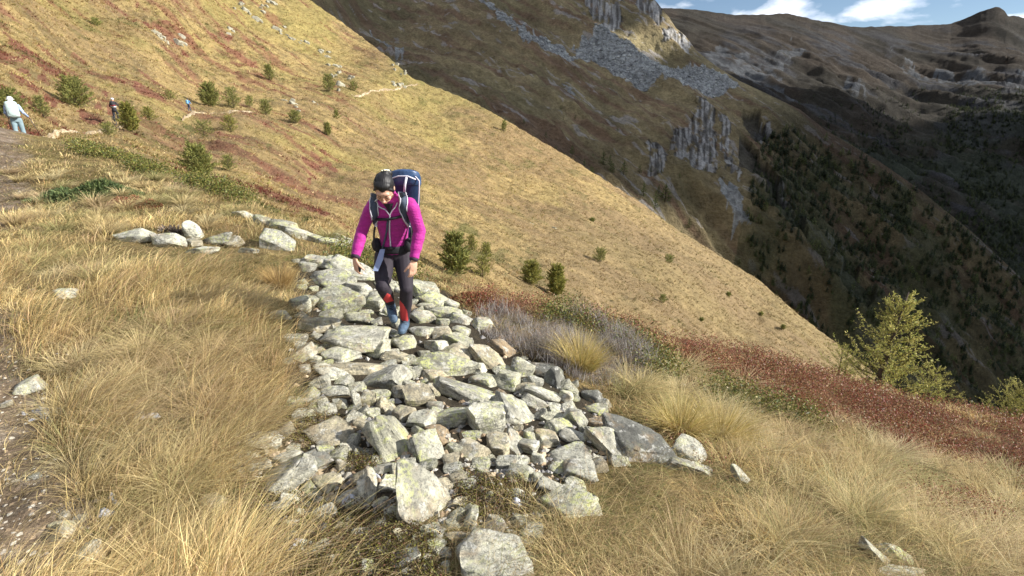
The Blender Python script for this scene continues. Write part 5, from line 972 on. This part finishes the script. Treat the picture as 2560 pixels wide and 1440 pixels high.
# surface finder for things lying on the clothes
from mathutils.bvhtree import BVHTree
def bvh_of(*objs):
    V = []; F = []; o = 0
    for ob in objs:
        M_ = ob.matrix_world if ob.parent is None else Matrix.Translation(Vector(O)); me = ob.data; V += [M_@v.co for v in me.vertices]; F += [[i+o for i in p.vertices] for p in me.polygons]; o = len(V)
    return BVHTree.FromPolygons(V, F)
B_j = bvh_of(jacket)
def band(pxs, width, thick, off=.004, fallback=None, bv=None, edge=None):
    """strap laid on the jacket surface along a path of photo positions"""
    P = np.array(pxs, float); n = max(8, int(len(P)*5)); s = np.linspace(0, 1, n); q = np.linspace(0, 1, len(P)); X = np.interp(s, q, P[:, 0]); Y = np.interp(s, q, P[:, 1]); C = []; Nn = []
    for x, y in zip(X, Y):
        d = Vector(ray(x, y)).normalized(); h = (bv or B_j).ray_cast(Vector((0, 0, 0)), d)
        if h[0] is None: h2 = (C[-1] if C else wp(x, y, 4.0)), (Nn[-1] if Nn else np.array([0, -1, 0])); c = wp(x, y, (C[-1][1] if C else 4.0)); nn = h2[1]
        else: c = np.array(h[0]); nn = np.array(h[1])
        if nn@np.array(d) > 0: nn = -nn
        C.append(c); Nn.append(nn)
    C = np.array(C); Nn = np.array(Nn)
    for _ in range(3): C[1:-1] = (C[:-2]+C[1:-1]*2+C[2:])/4; Nn[1:-1] = (Nn[:-2]+Nn[1:-1]+Nn[2:])/3
    Nn /= np.linalg.norm(Nn, axis=1, keepdims=True); T = np.gradient(C, axis=0); T /= np.linalg.norm(T, axis=1, keepdims=True); Sd = np.cross(T, Nn); Sd /= np.linalg.norm(Sd, axis=1, keepdims=True)
    w = np.interp(s, np.linspace(0, 1, len(width)), width)[:, None] if isinstance(width, (list, tuple)) else width
    def box(o0, w0, w1, t): a = C+Nn*(off)+Sd*w0; b = C+Nn*off+Sd*w1; V = np.stack([a-Nn*.004, a+Nn*t, b+Nn*t, b-Nn*.004], 1).reshape(-1, 3); F = [(4*i+k, 4*i+(k+1) % 4, 4*i+4+(k+1) % 4, 4*i+4+k) for i in range(n-1) for k in range(4)]; F += [(0, 1, 2, 3), (4*n-1, 4*n-2, 4*n-3, 4*n-4)]; return V, np.array(F)
    main = box(0, -w/2, w/2, thick)
    ed = None
    if edge: a1 = box(0, -w/2-edge, -w/2+.001, thick*1.15); a2 = box(0, w/2-.001, w/2+edge, thick*1.15); ed = cat([a1, a2])
    return main, ed
zm, _ = band([(975, 536), (974, 556), (974, 580), (976, 600), (977, 622)], .010, .004); zipper = wear('zipper', W_(mesh_np('zipper', *zm)), M_piping, jacket)
zc = [band(q, .006, .004)[0] for q in ([(943, 511), (952, 519), (964, 523), (974, 537)], [(993, 506), (989, 516), (980, 526), (974, 537)])]
wear('collar_piping', W_(mesh_np('collar_piping', *cat(zc))), M_piping, jacket)
wear('undershirt', W_(mesh_np('undershirt', *band([(971, 509), (973, 520), (974, 532)], [.075, .045, .008], .003, .001)[0])), M_black, woman)
# leggings with coral panels
lg = limb([hipL, (hipL+knL)/2, knL, (knL+anL)/2+np.array([0, .012, 0]), anL], [.090, .080, .060, .056, .041], 14)+limb([hipR, (hipR+knR)/2, knR, (knR+anR)/2+np.array([0, .012, 0]), anR], [.088, .076, .056, .056, .041], 14)+[loft([(pel-np.array([0, 0, .06]), .11, .095, 0), (pel-np.array([0, 0, .01]), .145, .11, 0), (pel+np.array([0, 0, .05]), .125, .10, 0)])]
me = remesh(lg, .007, 3, 'leggings'); co = np.array([v.co[:] for v in me.vertices]); lx, ly = proj(co); c = np.tile((.036, .030, .037), (len(co), 1)); fr = True
c[inpoly(lx, ly, [(998, 750), (1008, 760), (1018, 778), (1022, 808), (998, 808)]) & (co[:, 1] < anR[1]+.03)] = (.62, .07, .07); c[inpoly(lx, ly, [(958, 748), (968, 733), (976, 737), (984, 752), (966, 757)]) & (co[:, 1] < 4.27)] = (.62, .07, .07)
at_ = me.color_attributes.new('col', 'FLOAT_COLOR', 'POINT'); at_.data.foreach_set('color', np.c_[c, np.ones(len(c))].astype(np.float32).ravel()); wear('leggings', W_(me), M_leg, woman)
# boots
def boot(an, toe, heel, up):
    an, toe, heel, up = [np.array(v, float) for v in (an, toe, heel, up)]; up /= np.linalg.norm(up); mid = (toe+heel)/2
    up_ = limb([an+up*.02, heel+up*.05, ], [.044, .043])+limb([heel+up*.045, mid+up*.045, toe+up*.030-(toe-heel)*.12], [.042, .043, .034]); u = wear('boot', W_(remesh(up_, .005, 3, 'boot')), M_boot, woman)
    f = (toe-heel); f /= np.linalg.norm(f); sd = np.cross(f, up); R = np.stack([sd, f, up], 1)
    so = [ell(heel+up*.008+f*.01, (.036, .045, .016), R, 16), ell(mid+f*.03+up*.008, (.040, .075, .015), R, 16), ell(toe-f*.05+up*.008, (.041, .055, .016), R, 16), ell(mid-f*.03+up*.008, (.033, .06, .014), R, 16)]
    wear('sole', W_(remesh(so, .005, 1, 'sole')), M_sole, u)
    la = []
    for k in range(5):
        p = an+up*.01-up*.012*k+f*(.036+.018*k); la.append(tube([p-sd*.026, p+f*.012+up*.004, p+sd*.026], [.0028]*3, 5))
    wear('laces', W_(mesh_np('laces', *cat(la))), M_black, u)
boot(anR+np.array([0, 0, -.01]), wp(1004, 838, 4.07), wp(1013, 822, 4.31)+np.array([0, 0, .0]), (0, -.1, 1))
boot(anL+np.array([0, 0, -.005]), wp(988, 806, 4.16), wp(980, 766, 4.345), (-.05, -.85, .6))
# held object
cse = thing('handheld_case', 'small rounded black item held in the hanging hand of the woman', 'case', wrL); cse.data = None
bpy.data.objects.remove(cse); pc = wrL+hLd*.10+np.array([.028, -.012, 0]); me = remesh([ell((0, 0, 0), (.014, .022, .042)), ell((0, .0, .018), (.013, .020, .03))], .005, 2, 'case')
cse = thing('handheld_case', 'small rounded black item held in the hanging hand of the woman', 'case', pc, 0, None, me, M_plastic); cse.rotation_euler = (0, .15, .4)
# backpack
bt = wp(1012, 436, 4.25); bb = wp(1000, 612, 4.44); ax = bt-bb; thp = math.atan2(-ax[1], ax[2])*-1
def bk(f, dx=0, dy=0): return bb+ax*f+np.array([dx, dy, 0])
pack = thing('backpack', 'navy blue trekking backpack with pale piping on the woman\'s back', 'backpack', O)
pk = loft([(bk(-.02, -.01, -.02), .10, .07, thp), (bk(.05, -.01, -.01), .135, .095, thp), (bk(.3, -.005, .01), .145, .108, thp), (bk(.6, 0, .01), .142, .108, thp), (bk(.85), .132, .098, thp), (bk(.9), .12, .08, thp)], 26, 2.5)
wear('pack_body', W_(remesh([pk], .008, 4, 'pack_body')), M_navy, pack)
ld = [loft([(bk(.84, .0, -.01), .135, .10, thp), (bk(.88, .0, -.01), .142, .110, thp), (bk(.96, 0, -.01), .136, .106, thp), (bk(1.03, 0, -.01), .115, .09, thp), (bk(1.06, 0, -.01), .06, .05, thp)], 26, 2.3)]; lid = wear('lid', W_(remesh(ld, .008, 3, 'lid')), M_lid, pack)
pi = []
for sx in (-1, 1):
    pi.append(tube([bk(.05, sx*.125, -.08), bk(.4, sx*.150, -.085), bk(.83, sx*.140, -.08), bk(.93, sx*.135, -.075), bk(1.03, sx*.075, -.07)], [.005]*5, 6))
    wear('side_pocket', W_(remesh([ell(bk(.24, sx*.155, .0), (.035, .075, .13))], .008, 3, 'side_pocket')), M_navy, pack)
pi.append(tube([bk(.965, -.10, -.105), bk(1.0, -.03, -.10), bk(1.0, .04, -.10), bk(.955, .11, -.10)], [.006]*4, 6)); pi.append(tube([bk(.80, .03, -.125), bk(.9, .032, -.135), bk(.99, .034, -.10)], [.010]*3, 6))
wear('piping', W_(mesh_np('piping', *cat(pi))), M_piping, pack)
b_ = bvh_of(jacket)
for q, qb in (([(938, 484), (936, 500), (934, 520), (936, 545), (941, 562)], 0), ([(1006, 480), (1007, 498), (1009, 520), (1013, 542), (1021, 560)], 0)):
    m1, e1 = band(q, [.050, .055, .055, .050, .038], .016, .002, None, b_, edge=.006); sp = wear('shoulder_strap', W_(mesh_np('shoulder_strap', *m1)), M_strap, pack); wear('strap_piping', W_(mesh_np('strap_piping', *e1)), M_piping, sp)
wear('chest_strap', W_(mesh_np('chest_strap', *band([(941, 547), (955, 547), (973, 546), (990, 543), (1008, 538)], .017, .010, .006)[0])), M_black, pack)
wear('lower_strap', W_(mesh_np('lower_strap', *band([(941, 560), (937, 575), (936, 595), (938, 618)], .022, .006, .004)[0])), M_black, pack)
wear('lower_strap', W_(mesh_np('lower_strap', *band([(1021, 560), (1027, 575), (1027, 595), (1024, 612)], .022, .006, .004)[0])), M_black, pack)
hb = loft([(wp(987, 626, 4.265), .140, .122, 0), (wp(987, 622, 4.265), .142, .124, 0), (wp(987, 613, 4.26), .140, .122, 0), (wp(987, 609, 4.26), .136, .120, 0)], 28)
wear('hip_belt', W_(mesh_np('hip_belt', *hb)), M_black, pack)
for sx, pxx in ((-1, 942), (1, 1022)): wear('belt_pad', W_(remesh([ell(wp(pxx, 612, 4.20), (.042, .06, .062))], .007, 2, 'belt_pad')), M_black, pack)
wear('belt_buckle', W_(mesh_np('belt_buckle', *ell(wp(977, 621, 4.132), (.026, .010, .016)))), M_plastic, pack)
hs, _ = band([(970, 549), (968, 575), (962, 605), (958, 622)], .014, .005, .010); q0 = wp(957, 622, 4.10)
wear('hanging_strap', W_(mesh_np('hanging_strap', *hs)), M_strap, pack)
fl = [wp(950, 624, 4.09), wp(962, 624, 4.09), wp(957, 650, 4.05), wp(945, 678, 3.99), wp(932, 677, 3.99), wp(941, 650, 4.05)]; fv = np.array(fl+[f+np.array([.001, .006, .002]) for f in fl]); ff = [(0, 1, 2, 5), (5, 2, 3, 4), (6, 11, 8, 7), (11, 10, 9, 8)]+[(i, i+6, (i+1) % 6+6, (i+1) % 6) for i in range(6)]
wear('strap_end', W_(mesh_np('strap_end', fv, np.array(ff), smooth=False)), M_greyblue, pack)

# -- walkers further along the path
def figure(label, P, H, rz, mats, arms_, legs_, hat=None, hatcol=None, vox=.018, lean=.0):
    """standing figure facing +y in its own space, height H"""
    o = thing('person', label, 'person', P, rz); k = H/1.72; y = lambda z: lean*z
    sk = [ell((0, y(1.58)+.01, 1.60*k), (.075*k, .095*k, .115*k)), ell((0, y(1.58)+.09*k, 1.585*k), (.014, .02, .02)), *limb([(0, y(1.4), 1.40*k), (0, y(1.5), 1.52*k)], [.055, .05]), loft([((0, y(.9), .88*k), .14, .10, 0), ((0, y(1.2), 1.15*k), .13, .09, 0), ((0, y(1.4), 1.42*k), .15, .09, 0)])]
    cl = [loft([((0, y(.9), .90*k), .165, .12, 0), ((0, y(1.1), 1.1*k), .15, .11, 0), ((0, y(1.3), 1.32*k), .18, .12, 0), ((0, y(1.45), 1.44*k), .13, .10, 0), ((0, y(1.5), 1.50*k), .06, .06, 0)])]; tr = [loft([((0, y(.8), .78*k), .13, .11, 0), ((0, y(.92), .92*k), .165, .125, 0), ((0, y(.96), .97*k), .16, .12, 0)])]; sh = []
    for s, (e, w) in zip((-1, 1), arms_):
        S_ = np.array([s*.18, y(1.4), 1.39*k]); e = np.array(e)*k; w = np.array(w)*k; sk += limb([S_, e, w], [.045, .038, .026]); sk += hand(w, (w-e)+np.array([0, 0, -.02]), (-s, 0, 0), (0, 1, -.2), .17*k, 1.1); cl += limb([S_, e, w], [.062, .055, .042])
    for s, (kn, an) in zip((-1, 1), legs_):
        hp = np.array([s*.09, y(.88), .86*k]); kn = np.array(kn)*k; an = np.array(an)*k; sk += limb([hp, kn, an], [.08, .05, .035]); tr += limb([hp, kn, an+np.array([0, 0, .03])], [.10, .078, .066]); sh += [ell(an+np.array([0, .06, -.03]), (.055, .14, .055)), ell(an, (.05, .06, .07))]
    wear('body', remesh(sk, vox*.7, 2, 'body'), M_skin, o); wear('shirt', remesh(cl, vox, 2, 'shirt'), mats[0], o); wear('trousers', remesh(tr, vox, 2, 'trousers'), mats[1], o); wear('shoes', remesh(sh, vox, 1, 'shoes'), mats[2], o)
    if hat == 'sun': wear('sun_hat', remesh([ell((0, y(1.6), 1.66*k), (.10, .115, .085)), ell((0, y(1.6)-.01, 1.625*k), (.15, .165, .018)), ell((0, y(1.6)-.11, 1.56*k), (.09, .03, .07))], .012, 2, 'hat'), hatcol, o)
    elif hat == 'helmet': wear('helmet', remesh([ell((0, y(1.6), 1.67*k), (.105, .14, .09)), ell((0, y(1.6)+.02, 1.64*k), (.11, .145, .05))], .012, 2, 'helmet'), hatcol, o)
    elif hat == 'hair': wear('hair', remesh([ell((0, y(1.6)-.015, 1.63*k), (.085, .10, .11))], .012, 2, 'hair'), M_hair, o)
    return o
def daypack(label, P, rz, k, mat, lidm, w=.17, z0=.95, z1=1.5, yb=-.20):
    o = thing('backpack', label, 'backpack', P, rz)
    wear('pack_body', remesh([loft([((0, yb, z0*k), w*.8, .09, 0), ((0, yb-.02, (z0+.06)*k), w, .12, 0), ((0, yb-.02, (z1-.1)*k), w, .12, 0), ((0, yb, (z1-.02)*k), w*.9, .10, 0)], 20, 3)], .014, 3, 'pack_body'), mat, o)
    wear('lid', remesh([loft([((0, yb-.01, (z1-.09)*k), w*1.02, .13, 0), ((0, yb-.01, (z1)*k), w*.95, .12, 0), ((0, yb, (z1+.04)*k), w*.6, .07, 0)], 20, 3)], .014, 3, 'lid'), lidm, o)
    wear('pocket', remesh([ell((0, yb-.13, (z0+.18)*k), (w*.7, .035, .13))], .012, 2, 'pocket'), mat, o)
    for s in (-1, 1): wear('shoulder_strap', mesh_np('shoulder_strap', *tube([(s*.11, yb+.08, 1.40*k), (s*.12, .0, 1.50*k), (s*.13, .14, 1.38*k), (s*.13, .12, 1.1*k), (s*.14, yb+.08, 1.0*k)], [.022]*5, 6)), M_strap, o)
    wear('hip_belt', mesh_np('hip_belt', *loft([((0, 0, (z0+.0)*k), .18, .14, 0), ((0, 0, (z0+.05)*k), .18, .14, 0)], 20)), simple('red_belt', (.35, .04, .05), .6), o); return o
def pole(label, P, rz, a, b):
    a = np.array(a); b = np.array(b); o = thing('trekking_pole', label, 'trekking pole', P, rz, 'trekking poles of the left hiker'); d = (b-a)/np.linalg.norm(b-a)
    wear('shaft', mesh_np('shaft', *tube([a, b], [.011, .008], 8)), simple('pole_shaft', (.05, .045, .05), .4, metal=.5), o); wear('grip', mesh_np('grip', *tube([a-d*.06, a+d*.10], [.020, .017], 10)), M_plastic, o); wear('basket', mesh_np('basket', *tube([b-d*.06, b-d*.05], [.035, .03], 12)), M_plastic, o)
M_shirt = simple('plaid_shirt', (.33, .40, .55), .8, var=.55, vscale=16, stretch=(1, 1, 3)); M_trou = simple('grey_blue_trousers', (.20, .28, .31), .8, bump=.5, bscale=12, var=.15); M_pale = simple('pale_pack', (.42, .52, .50), .6, bump=.5, bscale=14, var=.15); M_white = simple('white_cloth', (.62, .62, .60), .7); M_dshoe = simple('dark_shoe', (.10, .10, .11), .8)
P1 = at(60, 364, 20.6); P1[2] = max(hN(P1[0], P1[1]), P1[2]-.05)
rz = math.radians(38)
figure('hiker with white sun hat and pale backpack walking away on the path at left', P1, 1.72, rz, (M_shirt, M_trou, M_dshoe), (((-.26, .05, 1.12), (-.22, .26, .98)), ((.27, .06, 1.13), (.36, .28, .98))), (((-.11, .04, .48), (-.12, -.10, .08)), ((.10, .10, .48), (.12, .10, .07))), 'sun', M_white, lean=.05)
daypack('large pale mint backpack with red hip belt worn by the left hiker', P1, rz, 1.0, M_pale, M_pale, .19, .96, 1.52, -.19)
pole('trekking pole held in the hiker\'s far right hand', P1, rz, (.37, .34, 1.0), (.62, .62, .0)); pole('trekking pole trailing at the hiker\'s left side', P1, rz, (-.22, .30, 1.0), (-.30, -.12, .0))
M_dk = simple('dark_cloth', (.02, .02, .025), .8); M_rw = simple('white_band', (.7, .7, .72), .7)
P2 = LM.pos(292, 306); t2 = 40; rz2 = math.radians(15); P2 = P2+np.array([0, 0, .25])
cy = figure('cyclist in dark clothes standing on the pedals on the path, seen from behind', P2+np.array([0, 0, .25]), 1.74, rz2, (M_dk, M_dk, M_dk), (((-.30, .22, 1.15), (-.30, .50, 1.05)), ((.32, .22, 1.15), (.32, .50, 1.05))), (((-.13, .14, .45), (-.14, .02, .12)), ((.13, .20, .55), (.14, .12, .30))), 'helmet', simple('pale_helmet', (.55, .55, .58), .5), lean=.12)
wear('reflective_band', mesh_np('reflective_band', *loft([((0, .13, 1.08), .172, .135, 0), ((0, .135, 1.16), .178, .138, 0)], 20)), M_rw, cy)
daypack('small black backpack worn by the cyclist', P2+np.array([0, 0, .25]), rz2, 1.0, M_dk, M_dk, .13, 1.2, 1.5, -.02)
bike = thing('bicycle', 'mountain bike ridden away along the narrow path', 'bicycle', P2, rz2)
def ring(c, R_, r, ns=28):
    a = np.linspace(0, 2*math.pi, ns+1); return tube([(c[0], c[1]+R_*math.cos(q), c[2]+R_*math.sin(q)) for q in a], [r]*(ns+1), 6, False)
M_frame = simple('bike_frame', (.03, .03, .035), .3)
for cyy in (-.35, .75):
    w_ = wear('wheel', mesh_np('rim', *cat([ring((0, cyy, .36), .30, .012)]+[tube([(0, cyy, .36), (0, cyy+.3*math.cos(q), .36+.3*math.sin(q))], [.002]*2, 3, False) for q in np.linspace(0, 6.28, 16)]+[tube([(-.05, cyy, .36), (.05, cyy, .36)], [.02]*2, 8)])), M_frame, bike); wear('tyre', mesh_np('tyre', *ring((0, cyy, .36), .335, .028)), M_sole, w_)
wear('frame', mesh_np('frame', *cat([tube([p, q], [.018]*2, 8) for p, q in (((0, 0, .33), (0, -.15, .80)), ((0, -.13, .75), (0, .45, .85)), ((0, 0, .33), (0, .48, .75)), ((0, 0, .33), (0, -.35, .36)), ((0, -.14, .74), (0, -.35, .36)), ((0, .44, .92), (0, .75, .36)))])), M_frame, bike)
wear('handlebar', mesh_np('handlebar', *tube([(-.36, .46, 1.0), (-.1, .50, 1.0), (.1, .50, 1.0), (.36, .46, 1.0)], [.014]*4, 8)), M_frame, bike); wear('saddle', remesh([ell((0, -.19, .84), (.07, .12, .025)), ell((0, -.08, .845), (.03, .10, .02))], .01, 1, 'saddle'), M_frame, bike)
wear('pedals', mesh_np('pedals', *cat([tube([(-.1, 0, .33), (.1, 0, .33)], [.02]*2, 8), tube([(-.1, 0, .33), (-.1, .02, .17), (-.2, .02, .17)], [.01]*3, 6), tube([(.1, 0, .33), (.1, -.02, .49), (.2, -.02, .49)], [.01]*3, 6)])), M_frame, bike)
P3 = LM.pos(477, 292)+np.array([0, 0, .35]); rz3 = math.radians(-5)
figure('far hiker in blue walking away along the path beyond the cyclist', P3, 1.75, rz3, (simple('blue_jacket', (.06, .20, .45), .7), simple('dark_trousers', (.05, .06, .09), .8), M_dshoe), (((-.27, .05, 1.14), (-.25, .2, .98)), ((.28, .05, 1.14), (.3, .22, .98))), (((-.10, .03, .48), (-.10, -.08, .08)), ((.10, .06, .48), (.10, .10, .07))), 'hair', None, vox=.022, lean=.04)
daypack('light blue backpack worn by the far hiker', P3, rz3, 1.0, simple('light_blue_pack', (.18, .40, .62), .6), simple('light_blue_lid', (.22, .48, .66), .6), .18, .98, 1.5, -.18)
